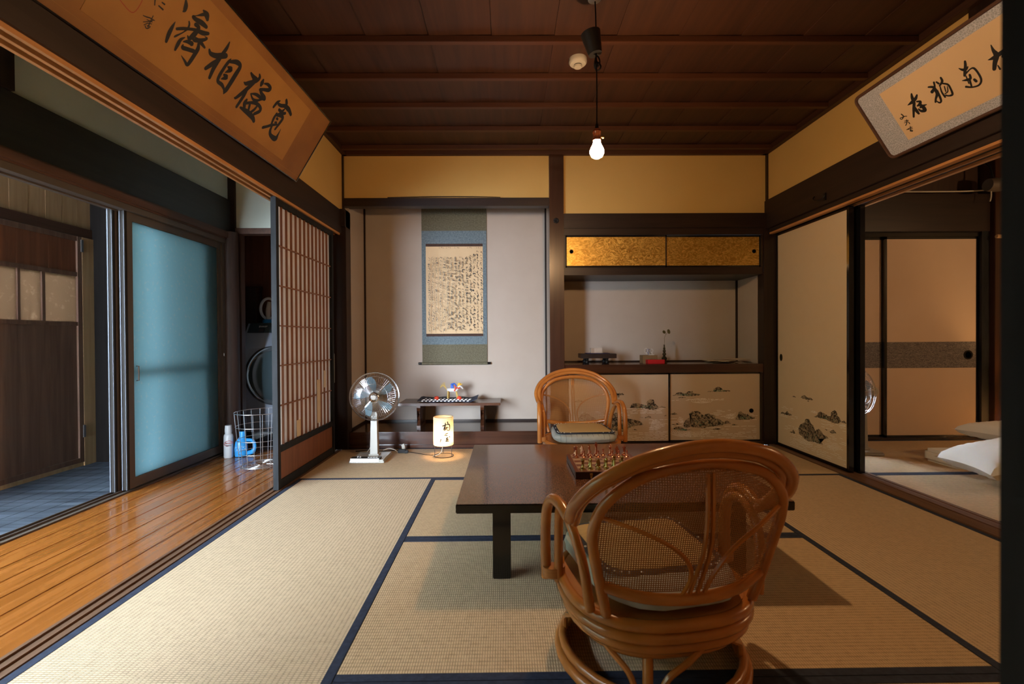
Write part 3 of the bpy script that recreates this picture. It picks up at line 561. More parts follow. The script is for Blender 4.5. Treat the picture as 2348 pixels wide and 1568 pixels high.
# camera room: sliding doors to the right, walls behind
def plain_fusuma(num, x0, x1, y, label):
    t = sroot('door_%d' % num, ((x0 + x1) / 2, y, 0), label)
    MB().box(x0, x0 + .03, y - .015, y + .015, .003, 1.79).box(x1 - .03, x1, y - .015, y + .015, .003, 1.79).box(x0, x1, y - .015, y + .015, 1.77, 1.79).box(x0, x1, y - .015, y + .015, .003, .025).build('door_frame', 'black_stile', t, True)
    box(x0 + .02, x1 - .02, y - .01, y + .01, .02, 1.78).build('door_panel', 'paper_cream', t, True)
plain_fusuma(8, .4055, 1.30, .37, 'dark-edged sliding door right beside the camera'); plain_fusuma(9, 1.29, 2.22, .40, 'plain sliding door beside the near one')
trim(box(XL, XR, .33, .44, 1.79, 1.90), 'dark_wood_x'); struct(box(XL - .1, XR + .1, .35, .42, 1.90, 2.56).build('wall_front', 'yellow_plaster'))
trim(box(XL, XR, .33, .44, -.03, .003), 'sill_wood')
struct(box(-2.4, 2.5, -3.3, -3.2, 0, 2.56).build('wall_rear', 'room_wall')); struct(box(2.22, 2.3, -3.2, .33, 0, 2.56).build('wall_rear_right', 'room_wall'))
struct(box(2.3, 2.41, -.4, .37, 0, 2.56).build('wall_side_near', 'room_wall'))
struct(box(-1.46, XL, -3.2, .33, 1.8, 2.56).build('wall_rear_left', 'yellow_plaster'))

# tatami ---------------------------------------------------------
def mat_t(x0, x1, y0, y1, axis, label):
    t = thing('tatami_mat', label, 'tatami mat', ((x0 + x1) / 2, (y0 + y1) / 2, -.04)); g = .001
    box(x0 + g, x1 - g, y0 + g, y1 - g, -.04, -.0005).build('woven_surface', 'tatami_y' if axis else 'tatami_x', t, True)
    for s in (0, 1):
        if axis: a = (x0 + g, x0 + .030) if s == 0 else (x1 - .030, x1 - g); b = MB().box(a[0], a[1], y0 + g, y1 - g, -.03, .0008, .0006)
        else: a = (y0 + g, y0 + .030) if s == 0 else (y1 - .030, y1 - g); b = MB().box(x0 + g, x1 - g, a[0], a[1], -.03, .0008, .0006)
        b.build('cloth_border', 'navy_cloth', t, True)
mat_t(XL, -.475, 1.235, 3.105, 1, 'tatami mat lit by daylight along the wooden veranda, left of the table')
mat_t(-.475, 1.345, 2.17, 3.105, 0, 'tatami mat under the far half of the low table')
mat_t(-.475, 1.345, 1.265, 2.17, 0, 'tatami mat under the near half of the low table and the near chair')
mat_t(1.345, XR, 1.265, 3.105, 1, 'tatami mat right of the table beside the bedroom sill')
mat_t(XL, .435, 3.105, 3.975, 0, 'tatami mat along the alcove, under the paper lantern and fan')
mat_t(.435, XR, 3.105, 3.99, 0, 'tatami mat in front of the painted cupboard doors')
mat_t(XL, -.475, .44, 1.235, 1, 'tatami mat at the bottom left corner of the photo')
mat_t(-.475, XR, .44, 1.265, 0, 'tatami mat along the bottom edge under the near chair')
mat_t(2.41, 4.25, 2.28, 3.12, 0, 'bedroom tatami mat under the white pillows'); mat_t(2.41, 4.25, 3.12, 4.13, 0, 'bedroom tatami mat in front of the closet doors')
mat_t(2.41, 4.25, 1.4, 2.28, 0, 'nearest bedroom tatami mat past the sill')
struct(box(4.25, 5.5, -.4, 4.22, -.04, -.001).build('floor_bedroom', 'tatami_x')); struct(box(2.41, 4.25, -.4, 1.4, -.04, -.001).build('floor_bedroom_near', 'tatami_x'))
struct(box(XL, XR, -3.2, .33, -.04, -.001).build('floor_rear', 'tatami_y')); struct(box(-1.5, XL, -3.2, .33, -.04, -.001).build('floor_rear_sill', 'sill_wood'))

# ================================================================ LIGHTS
def point(name, loc, W, col, rad=.03):
    L = D.lights.new(name, 'POINT'); L.energy = W; L.color = col; L.shadow_soft_size = rad
    o = D.objects.new(name, L); COL.objects.link(o); o.location = loc; return o

# ================================================================ THINGS
def framed(name, label, cat, P0, s, t, loc):
    P0, s, t = Vector(P0), Vector(s).normalized(), Vector(t).normalized(); n = s.cross(t)
    th = thing(name, label, cat, loc)
    return th, (lambda a, b, l_=0: tuple(P0 + s * a + t * b + n * l_))
def slab(mb, pl, a0, a1, b0, b1, l0, l1):
    mb.prism([pl(a0, b0, l0), pl(a1, b0, l0), pl(a1, b1, l0), pl(a0, b1, l0)], Vector(pl(0, 0, l1)) - Vector(pl(0, 0, l0))); return mb
# left calligraphy board
th, pl = framed('calligraphy_board', 'long orange-brown calligraphy board with four black brush characters leaning over the veranda beam', 'calligraphy board',
                (-1.3541, 3.07, 1.9416), (.0093, .9998, .0154), (.5148, -.018, .8572), (-1.35, 2.2, 1.93))
b = MB(); slab(b, pl, -1.806, .006, -.006, 0, -.014, .004); slab(b, pl, -1.806, .006, .436, .442, -.014, .004); slab(b, pl, -1.806, -1.80, 0, .436, -.014, .004); slab(b, pl, 0, .006, 0, .436, -.014, .004)
b.build('frame', 'black_lacquer', th, True)
slab(MB(), pl, -1.80, 0, 0, .436, -.012, 0).build('backing_board', 'old_gold_border', th, True)
slab(MB(), pl, -1.555, -.24, .053, .392, 0, .0012).build('paper_sheet', 'old_gold_paper', th, True)
b = MB(); slab(b, pl, -1.80, 0, .026, .0272, 0, .001); b.build('mount_line', 'old_gold_paper', th, True)
for a, c, nm in ((0, 13, 'brush_character'), (13, 20, 'brush_character'), (20, 33, 'brush_character'), (33, 44, 'brush_character'), (44, 99, 'signature')): b = MB(); ink(b, INK_LEFT[a:c], pl, .0016); b.build(nm, 'ink', th, True)
b = MB(); ink(b, INK_SEAL, pl, .0016); b.build('red_seal', 'seal_ink', th, True)
# right calligraphy board
th, pl = framed('calligraphy_board', 'grey-bordered calligraphy board with rounded brown frame leaning over the right beam', 'calligraphy board',
                (2.17, 2.648, 1.911), (0, -1, 0), (-.5431, 0, .8396), (2.17, 1.9, 1.911))
def rrect(a0, a1, b0, b1, rr, l_, k=6):
    out = []
    for cx, cy, q in ((a1 - rr, b0 + rr, -PI / 2), (a1 - rr, b1 - rr, 0), (a0 + rr, b1 - rr, PI / 2), (a0 + rr, b0 + rr, PI)):
        out += [pl(cx + rr * math.cos(q + i * PI / 2 / k), cy + rr * math.sin(q + i * PI / 2 / k), l_) for i in range(k + 1)]
    return out
MB().tube(rrect(.006, 1.50, .006, .396, .03, .002), .0085, 8, closed=True, smooth=False).build('frame', 'old_wood_y', th, True, smooth=True)
nv = Vector(pl(0, 0, -.008)) - Vector(pl(0, 0, 0))
MB().prism(rrect(.008, 1.498, .008, .394, .03, 0), nv).build('mount_paper', 'mount_paper', th, True)
slab(MB(), pl, .148, 1.36, .058, .346, 0, .0012).build('paper_sheet', 'right_calligraphy_paper', th, True)
for a, c, nm in ((0, 6, 'brush_character'), (6, 15, 'brush_character'), (15, 22, 'brush_character'), (22, 28, 'brush_character'), (28, 99, 'signature')): b = MB(); ink(b, INK_RIGHT[a:c], pl, .0016); b.build(nm, 'ink', th, True)

# upper cupboard with gold doors
t = thing('wall_cupboard', 'small wall cupboard with two gold leaf sliding doors above the open niche', 'cupboard', (1.33, 4.2, 1.447))
MB().box(.484, 2.176, 4.003, 4.45, 1.449, 1.513, .003).box(.484, .497, 4.0, 4.45, 1.513, 1.785).box(2.164, 2.177, 4.0, 4.45, 1.513, 1.785).box(.497, 2.164, 4.40, 4.448, 1.513, 1.785).box(.497, 2.164, 4.09, 4.4, 1.775, 1.785).build('body', 'dark_wood_x', t, True)
def gold(x0, x1, y, px):
    d = box(x0 + .008, x1 - .008, y, y + .012, 1.527, 1.772).build('door', 'gold_leaf', t, True)
    MB().box(x0, x0 + .01, y - .003, y + .014, 1.514, 1.784).box(x1 - .01, x1, y - .003, y + .014, 1.514, 1.784).box(x0, x1, y - .003, y + .014, 1.514, 1.528).box(x0, x1, y - .003, y + .014, 1.770, 1.784).build('door_frame', 'black_lacquer', d, True)
    MB().lathe([(.017, 0), (.017, -.003), (.012, -.003), (.011, .0), (0, 0)], (px, y - .0005, 1.648), 18, 'y').build('door_pull', 'iron', d, True)
gold(1.335, 2.163, 4.022, 2.11); gold(.498, 1.355, 4.004, .548)
# shelf board and lower cupboard
t = thing('alcove_shelf', 'long dark polished shelf board of the open niche', 'shelf', (1.33, 4.2, .615))
box(.484, 2.176, 3.997, 4.448, .617, .690, .003).build('board', 'kamachi_wood', t, True)
t = thing('painted_cupboard', 'low floor cupboard with two sliding doors painted with rocks and ripples', 'cupboard', (1.33, 4.2, 0))
MB().box(.484, 2.177, 3.992, 4.45, 0, .03).box(.484, .506, 4.0, 4.45, .03, .616).box(2.16, 2.177, 4.0, 4.45, .03, .616).box(.506, 2.16, 4.40, 4.449, .03, .616).build('body', 'dark_wood_x', t, True)
def painted(x0, x1, y, rocksel, px, arcs, rows):
    d = box(x0 + .01, x1 - .01, y, y + .014, .035, .607).build('door', 'paper_tan', t, True)
    MB().box(x0, x0 + .014, y - .004, y + .016, .03, .614).box(x1 - .014, x1, y - .004, y + .016, .03, .614).box(x0, x1, y - .004, y + .016, .03, .040).box(x0, x1, y - .004, y + .016, .604, .614).build('door_frame', 'black_lacquer', d, True)
    p2 = lambda a, z, l_: (a, y - l_, z)
    b, g = MB(), MB(); rocks(b, g, rocksel, p2); b.build('rock_painting', 'rock_paint', d, True, tri=True); g.build('moss_painting', 'rock_green', d, True)
    b = MB(); ripples(b, arcs, rows, p2); b.build('ripple_pattern', 'ripple_paint', d, True)
    if px:
        MB().lathe([(.019, 0), (.019, -.003), (.013, -.003), (.012, 0), (0, 0)], (px, y - .0005, .287), 12, 'y').build('door_pull', 'iron', d, True)
R_R = [q for q in ROCK_CAB if sum(q[0::2]) / len(q[0::2]) > 1378]; R_L = [q for q in ROCK_CAB if sum(q[0::2]) / len(q[0::2]) <= 1366]
for q in R_R:
    for i in range(0, len(q), 2): q[i] = max(q[i], 1383)
painted(1.366, 2.172, 4.024, R_R, 2.085, [(1.553, .115, .17, .05, 10, PI, 2 * PI), (1.493, .211, .04, .022, 5, PI * .6, 1.7 * PI), (1.904, .238, .05, .018, 5, 0, 2 * PI), (1.66, .375, .09, .02, 5, 0, PI * 2)],
        [(1.65, 2.13, .055 + .0125 * i, .75 - .03 * i) for i in range(9)] + [(1.39, 1.50, .14 + .012 * i, .6) for i in range(9)] + [(1.73, 1.95, .24 + .01 * i, .45) for i in range(6)] + [(2.02, 2.14, .20 + .011 * i, .55) for i in range(6)] + [(1.40, 1.85, .372 + .008 * i, .3) for i in range(3)])
painted(.506, 1.380, 4.004, R_L, 0, [(1.216, .174, .10, .042, 9, -PI * .55, PI * .45), (.90, .10, .10, .03, 6, PI, 2 * PI)],
        [(.55, 1.36, .045 + .0125 * i, .85) for i in range(6)] + [(1.20, 1.36, .12 + .011 * i, .7) for i in range(10)] + [(1.0, 1.33, .275 + .01 * i, .65) for i in range(5)] + [(.62, 1.05, .26 + .01 * i, .4) for i in range(4)])

# hanging scroll
t = thing('hanging_scroll', 'tall hanging scroll of dense cursive writing on blue and olive cloth in the alcove', 'scroll', (-.496, 4.478, .66))
y = 4.478
for z0, z1 in ((1.935, 2.40), (.680, .863)): box(-.802, -.190, y, y + .003, z0, z1).build('olive_band', 'scroll_olive', t, True)
box(-.802, -.190, y, y + .003, .863, 1.935).build('blue_border', 'scroll_blue', t, True)
box(-.763, -.226, y - .001, y, .965, 1.787).build('paper_sheet', 'scroll_paper', t, True)
for z0, z1 in ((1.787, 1.813), (.940, .965)): box(-.763, -.226, y - .0015, y, z0, z1).build('maroon_strip', 'scroll_maroon', t, True)
rod = MB().tube([(-.806, y - .004, .684), (-.186, y - .004, .684)], .013, 12, smooth=False).build('roller', 'scroll_olive', t, True, smooth=True)
for a, c in ((-.838, -.806), (-.186, -.157)): MB().tube([(a, y - .004, .684), (c, y - .004, .684)], .0125, 12, smooth=False).build('roller_knob', 'black_lacquer', rod, True, smooth=True)
rnd = random.Random(11); sts = []
def glyph(cx, cz, h, wdt, wt):
    for _ in range(rnd.choice((2, 2, 3, 3, 4))):
        n = rnd.choice((2, 3, 3)); x, z = cx + rnd.uniform(-.5, .3) * wdt, cz + rnd.uniform(-.1, .5) * h; st = []
        for i in range(n):
            st += [int(x * 1e4), int(z * 1e4), int(wt * rnd.uniform(.5, 1.3) * 1e4)]; x += rnd.uniform(-.5, .8) * wdt; z -= rnd.uniform(0, .5) * h
        sts.append(st)
for c in range(15):
    x = -.240 - c * .0348; z = 1.735 - (0 if c < 2 else .012 * min(c, 5)) ; thin = .75 if c > 9 else 1; zend = .985 + (rnd.uniform(0, .16) if c in (2, 4) else rnd.uniform(0, .02))
    while z > zend:
        h = rnd.uniform(.016, .032); glyph(x, z, h, .017, .0014 * thin if rnd.random() < .6 else .0022 * thin)
        if rnd.random() < .25: sts.append([int(x * 1e4), int(z * 1e4), 8, int((x + .002) * 1e4), int((z - h * 1.4) * 1e4), 6])
        z -= h * 1.02
for x in (-.262, -.348, -.465, -.545, -.61):
    for dx, k in ((-.016, 1), (.016, -1)): sts.append([int((x + dx) * 1e4), 17740, 6, int((x + dx - k * .004) * 1e4), 17665, 8, int((x + dx) * 1e4), 17590, 6])
    glyph(x, 1.767, .012, .012, .0012)
b = MB(); ink(b, sts, lambda a, z, l_: (a, y - .001 - l_, z), .0004); b.build('cursive_writing', 'ink', t, True)

# display bench in the alcove
t = thing('display_bench', 'low dark wooden display bench standing on the alcove floor', 'bench', (-.51, 4.3, .135))
box(-.96, -.062, 4.14, 4.465, .330, .354, .004).build('bench_top', 'bench_wood', t, True)
prof = [(.0, .0), (.27, .0), (.27, .018), (.245, .03), (.225, .06), (.24, .085), (.215, .11), (.235, .135), (.255, .15), (.27, .175), (.27, .195), (0, .195), (0, .175), (.015, .15), (.035, .135), (.055, .11), (.03, .085), (.045, .06), (.025, .03), (0, .018)]
hole = [(.135 + .028 * math.cos(a), .10 + .045 * math.sin(a)) for a in [-PI / 2 - i * PI / 6 for i in range(13)]]
key = [(0, 0), (.135, 0)] + hole + [(.1351, 0)] + prof[1:]
for xx in (-.80, -.24): MB().prism([(xx, 4.165 + p, .135 + q) for p, q in key], (.032, 0, 0)).build('leg', 'bench_wood', t, True, tri=True)
t = thing('patterned_cloth', 'navy and white patterned cloth laid on the display bench', 'cloth', (-.54, 4.3, .354))
b = MB()
nx_ = 24
for i in range(nx_):
    x0, x1 = -.80 + i * .53 / nx_, -.80 + (i + 1) * .53 / nx_
    g = lambda x: .3590 + .004 * math.sin(x * 40) + (.018 * ((x + .34) / .07) ** 2 if x > -.34 else 0) + (.008 if x < -.77 else 0)
    b.prism([(x0, 4.19, g(x0)), (x1, 4.19, g(x1)), (x1, 4.40, g(x1) + .012), (x0, 4.40, g(x0) + .012)], (0, 0, .005))
b.build('cloth_sheet', 'navy_cloth', t, True)
b = MB()
for i in range(13):
    for j in range(2):
        cx, cz = -.755 + i * .0335 + .016 * j, .3655 + .004 + .012 * j
        b.prism([(cx - .012, 4.1885, cz - .004), (cx, 4.1885, cz - .009), (cx + .012, 4.1885, cz - .004), (cx, 4.1885, cz + .003)], (0, -.0006, 0))
        b.prism([(cx - .012, 4.22 + j * .07, g(cx) + .0065 + .003 + .004 * j), (cx, 4.20 + j * .07, g(cx) + .0085 + .004 * j), (cx + .012, 4.22 + j * .07, g(cx) + .0095 + .004 * j), (cx, 4.25 + j * .07, g(cx) + .0115 + .004 * j)], (0, 0, .001))
b.build('white_pattern', 'white_dots', t, True)
# straw horse ornament
t = thing('straw_horse', 'small straw horse ornament with white body and blue, red and yellow trim', 'ornament', (-.49, 4.28, .37))
MB().tube([(-.545, 4.28, .452), (-.50, 4.28, .456), (-.455, 4.28, .448)], [.016, .020, .018], 10).build('body', 'toy_white', t, True, smooth=True)
for dx, dy, lean in ((-.535, -.012, -.004), (-.53, .012, .0), (-.465, -.012, .022), (-.468, .012, .012)):
    MB().tube([(dx, 4.28 + dy, .448), (dx + lean * .6, 4.28 + dy, .41), (dx + lean, 4.28 + dy, .380)], [.008, .0065, .0085], 7).build('leg', 'straw', t, True, smooth=True)
MB().tube([(-.462, 4.28, .452), (-.445, 4.28, .475), (-.432, 4.28, .492)], [.014, .011, .009], 8).tube([(-.436, 4.28, .492), (-.415, 4.28, .478), (-.402, 4.28, .464)], [.010, .008, .005], 8).build('head', 'toy_white', t, True, smooth=True)
b = MB()
for i in range(9):
    a = rnd.uniform(-.6, .9); b.tube([(-.455 + i * .004, 4.28, .468 + i * .004), (-.45 + .03 * math.cos(a + 1.2) + i * .003, 4.275 + rnd.uniform(-.01, .01), .49 + .028 * math.sin(a + 1.2))], .0035, 5, smooth=False)
b.build('mane', 'toy_yellow', t, True)
b = MB()
for i in range(9):
    a = 1.9 + i * .16; b.tube([(-.548, 4.28, .456), (-.552 + .03 * math.cos(a), 4.28, .49), (-.548 + .062 * math.cos(a), 4.28 + rnd.uniform(-.008, .008), .47 + .06 * math.sin(a))], .0022, 5)
b.build('tail', 'straw', t, True)
MB().box(-.512, -.488, 4.262, 4.298, .470, .512, .004).tube([(-.505, 4.26, .505), (-.478, 4.262, .512), (-.462, 4.262, .490)], .007, 6).build('blue_saddle', 'toy_blue', t, True)
MB().tube([(-.475, 4.262, .500), (-.468, 4.262, .470), (-.48, 4.262, .445)], .006, 6).tube([(-.46, 4.262, .478), (-.44, 4.262, .470), (-.428, 4.262, .478)], .006, 6).build('red_ribbon', 'toy_red', t, True)
for x, yy, nm in ((-.632, 4.225, 'red-orange ball on the patterned cloth left of the straw horse'), (-.43, 4.215, 'red-orange ball on the patterned cloth right of the straw horse')):
    o = MB().ball((x, yy, .388), .022, .022, .019).build('cloth_ball', 'toy_red', smooth=True); tag(o, nm, 'ball', 'balls beside the straw horse')
o = MB().tube([(-1.0, 4.005, 2.109), (-.7, 4.003, 2.113), (-.35, 4.005, 2.115), (-.05, 4.003, 2.109)], [.0035, .0045, .004, .0025], 7).build('bamboo_stick', 'dark_wood_x', smooth=True); tag(o, 'thin dark stick lying on the alcove lintel', 'stick')

# paper lantern
def lantern(loc, label, letters, W, rot=0):
    t = thing('paper_lantern', label, 'lamp', loc, rot, 'small floor lanterns')
    pr = []
    for i in range(45): z = .090 + i * .22 / 44; pr.append((.0765 + (.0016 if i % 2 else 0) - (.003 if i in (0, 44) else 0), z))
    b = MB(); rings = []
    for rr, z in pr: rings.append([b.b.verts.new((rr * math.cos(k * PI / 24), rr * math.sin(k * PI / 24), z)) for k in range(48)])
    for i in range(44):
        for k in range(48): b.b.faces.new((rings[i][k], rings[i][(k + 1) % 48], rings[i + 1][(k + 1) % 48], rings[i + 1][k]))
    sh = b.build('lamp_shade', 'lantern_paper', t, smooth=True)
    if letters:
        b = MB(); ink(b, INK_LAMP, lambda x, z, l_: ((.0785 + l_) * math.sin(x / .0785), -(.0785 + l_) * math.cos(x / .0785), .090 + z), .001); b.build('brush_writing', 'ink', sh)
    b = MB()
    for z, rr in ((.005, .076), (.090, .0735), (.310, .0745)): b.tube([(rr * math.cos(k * PI / 12), rr * math.sin(k * PI / 12), z) for k in range(24)], .003 if z < .01 else .0015, 6, closed=True, smooth=False)
    for a in (-.6, 1.6, 3.6): b.tube([(.076 * math.cos(a), .076 * math.sin(a), .005), (.074 * math.cos(a), .074 * math.sin(a), .092)], .002, 6, smooth=False)
    for a in (.5, .5 + PI): b.tube([(.0735 * math.cos(a), .0735 * math.sin(a), .090), (.0, .0, .094)], .0015, 5, smooth=False)
    b.build('wire_stand', 'lamp_ring', t, smooth=True)
    if letters: MB().tube([(-.082, .0, .006), (-.06, .0, .008), (-.02, 0, .03), (-.004, 0, .09)], .0024, 6).build('power_lead', 'cord_white', t, smooth=True)
    MB().lathe([(.0, .092), (.016, .094), (.016, .125), (.011, .13), (0, .131)]).build('lamp_holder', 'clean_white', t, smooth=True)
    MB().lathe([(.0, .130), (.010, .133), (.018, .150), (.020, .165), (.014, .182), (0, .188)]).build('bulb', 'bulb_small' if letters else 'bulb_added_lantern', t, smooth=True)
    return t
emitter('bulb_small', (1, .58, .24), LANTERN_W * 55); emitter('bulb_added_lantern', (1, .55, .20), ADDED_LANTERN_W * 55); emitter('bulb_glow', (1, .60, .29), BULB_W * 24)
L0 = (-.503, 3.70, 0)
lantern(L0, 'glowing round paper lantern with two black brush characters on a wire ring stand', True, LANTERN_W, math.atan2(.503, 3.7))
lantern((4.24, 3.86, 0), 'added unseen paper lantern on the bedroom floor beyond the right edge', False, ADDED_LANTERN_W)  # second lantern added out of view for warm light in the bedroom

# low table -------------------------------------------------------
t = thing('low_table', 'large low lacquered table with speckled brown top and black square legs', 'table', (.427, 2.18, 0))
box(-.190, 1.044, 1.705, 2.660, .286, .3195, .003).build('table_edge', 'table_edge', t, True)
box(-.188, 1.042, 1.707, 2.658, .3195, .3205).build('tabletop', 'table_lacquer', t, True)
MB().box(-.06, .914, 1.80, 2.565, .262, .286).build('apron', 'table_edge', t, True)
for x in (-.060, .845):
    for yy in (1.80, 2.495): box(x, x + .069, yy, yy + .069, 0, .262, .003).build('leg', 'table_edge', t, True)

# chessboard ------------------------------------------------------
BX, BY, BZ = .287, 1.998, .3215
t = thing('chessboard', 'folding wooden chessboard box with red and grey squares on the low table', 'chessboard', (BX + .155, BY + .155, BZ))
box(BX, BX + .31, BY, BY + .31, BZ, BZ + .028, .001).build('box_body', 'board_side', t, True)
box(BX, BX + .31, BY, BY + .31, BZ + .028, BZ + .0295).build('board_top', 'board_red', t, True)
b = MB(); sq = .034; ox, oy = BX + .019, BY + .019
for i in range(8):
    for j in range(8):
        if (i + j) % 2: b.box(ox + i * sq, ox + i * sq + sq, oy + j * sq, oy + j * sq + sq, BZ + .0295, BZ + .0298)
for a in ((ox - .003, ox - .001, oy - .003, oy + .275), (ox + .273, ox + .275, oy - .003, oy + .275), (ox - .003, ox + .275, oy - .003, oy - .001), (ox - .003, ox + .275, oy + .273, oy + .275)): b.box(*a, BZ + .0295, BZ + .0298)
b.build('light_squares', 'board_light', t, True)
for x in (BX + .060, BX + .235): MB().box(x, x + .012, BY - .003, BY, BZ + .014, BZ + .024).box(x + .002, x + .010, BY - .004, BY, BZ + .002, BZ + .013).build('clasp', 'brass', t, True)
PROF = {
 'pawn': [(0, 0), (.0105, 0), (.0105, .004), (.008, .006), (.0055, .009), (.0036, .018), (.0034, .023), (.0058, .0245), (.0036, .0255), (.0048, .029), (.0045, .033), (0, .0355)],
 'rook': [(0, 0), (.012, 0), (.012, .005), (.0088, .008), (.0062, .013), (.0052, .028), (.0076, .031), (.0060, .033), (.0078, .036), (.0078, .044), (.005, .044), (.005, .041), (0, .041)],
 'bishop': [(0, 0), (.012, 0), (.012, .005), (.0088, .008), (.006, .013), (.0044, .030), (.0074, .0325), (.0042, .0345), (.0062, .040), (.0058, .045), (.002, .050), (.0024, .052), (0, .054)],
 'queen': [(0, 0), (.0125, 0), (.0125, .005), (.009, .008), (.0064, .014), (.0044, .036), (.008, .039), (.0046, .041), (.0064, .048), (.0074, .052), (.003, .053), (.003, .056), (0, .058)],
 'king': [(0, 0), (.013, 0), (.013, .005), (.0092, .008), (.0066, .014), (.0046, .040), (.0084, .043), (.0046, .045), (.0066, .052), (.0078, .056), (.003, .058), (0, .0585)],
}
def make_piece(kind, mt):
    b = MB()
    if kind == 'knight':
        b.lathe([(0, 0), (.012, 0), (.012, .005), (.0088, .008), (.007, .013), (0, .013)], seg=14)
        b.prism([(-.006, -.0035, .012), (.006, -.0035, .012), (.008, -.0035, .022), (.0065, -.0035, .034), (.002, -.0035, .046), (-.001, -.0035, .049), (-.003, -.0035, .044), (-.0105, -.0035, .034), (-.0095, -.0035, .029), (-.003, -.0035, .033), (-.007, -.0035, .020)], (0, .009, 0))
    else:
        b.lathe(PROF[kind], seg=14)
        if kind == 'king': b.box(-.0012, .0012, -.001, .001, .0575, .066).box(-.0036, .0036, -.001, .001, .0605, .063)
        if kind == 'queen':
            for k in range(6): b.ball((.0068 * math.cos(k * PI / 3), .0068 * math.sin(k * PI / 3), .0525), .0016, seg=6)
    o = b.build('chess_' + kind, mt, smooth=True, tri=kind == 'knight'); return o
cols = 'abcdefgh'; ordn = ['leftmost', 'second', 'third', 'fourth', 'fifth', 'sixth', 'seventh', 'eighth']; protos = {}
def piece(kind, mt, cx, cy, label, group):
    k = (kind, mt)
    if k not in protos: o = protos[k] = make_piece(kind, mt)
    else: o = protos[k].copy(); COL.objects.link(o)
    o.location = (ox + (cx + .5) * sq, oy + (cy + .5) * sq, BZ + .0299); tag(o, label, 'chess piece', group)
    if kind == 'knight': o.rotation_euler = (0, 0, rnd.uniform(-.6, .2))
    return o
for mt, col, back, pawn, where in (('brass', 'brass', 0, 1, 'near edge'), ('copper', 'copper', 7, 6, 'far edge')):
    for i, kd in enumerate(['rook', 'bishop', 'knight', 'bishop', 'king', 'queen', 'knight', 'rook'] if mt == 'brass' else ['rook', 'knight', 'bishop', 'king', None, 'bishop', 'knight', 'rook']):
        if kd: piece(kd, mt, i, back, f'{col} {kd} standing {ordn[i]} from the left on the {where} of the chessboard', f'{col} chess pieces of the back rank')
    for i in range(8):
        cy = pawn
        if mt == 'copper' and i == 0: piece('queen', mt, 0, 6, 'copper queen standing in front of the leftmost copper rook', f'{col} chess pieces of the back rank'); continue
        if mt == 'copper' and i == 4: cy = 7
        if mt == 'brass' and i == 0: continue
        piece('pawn', mt, i + (.0 if mt == 'brass' else .1 * (i % 2)), cy, f'{col} pawn standing {ordn[i]} from the left, beside the {where} pieces', f'{col} chess pawns')

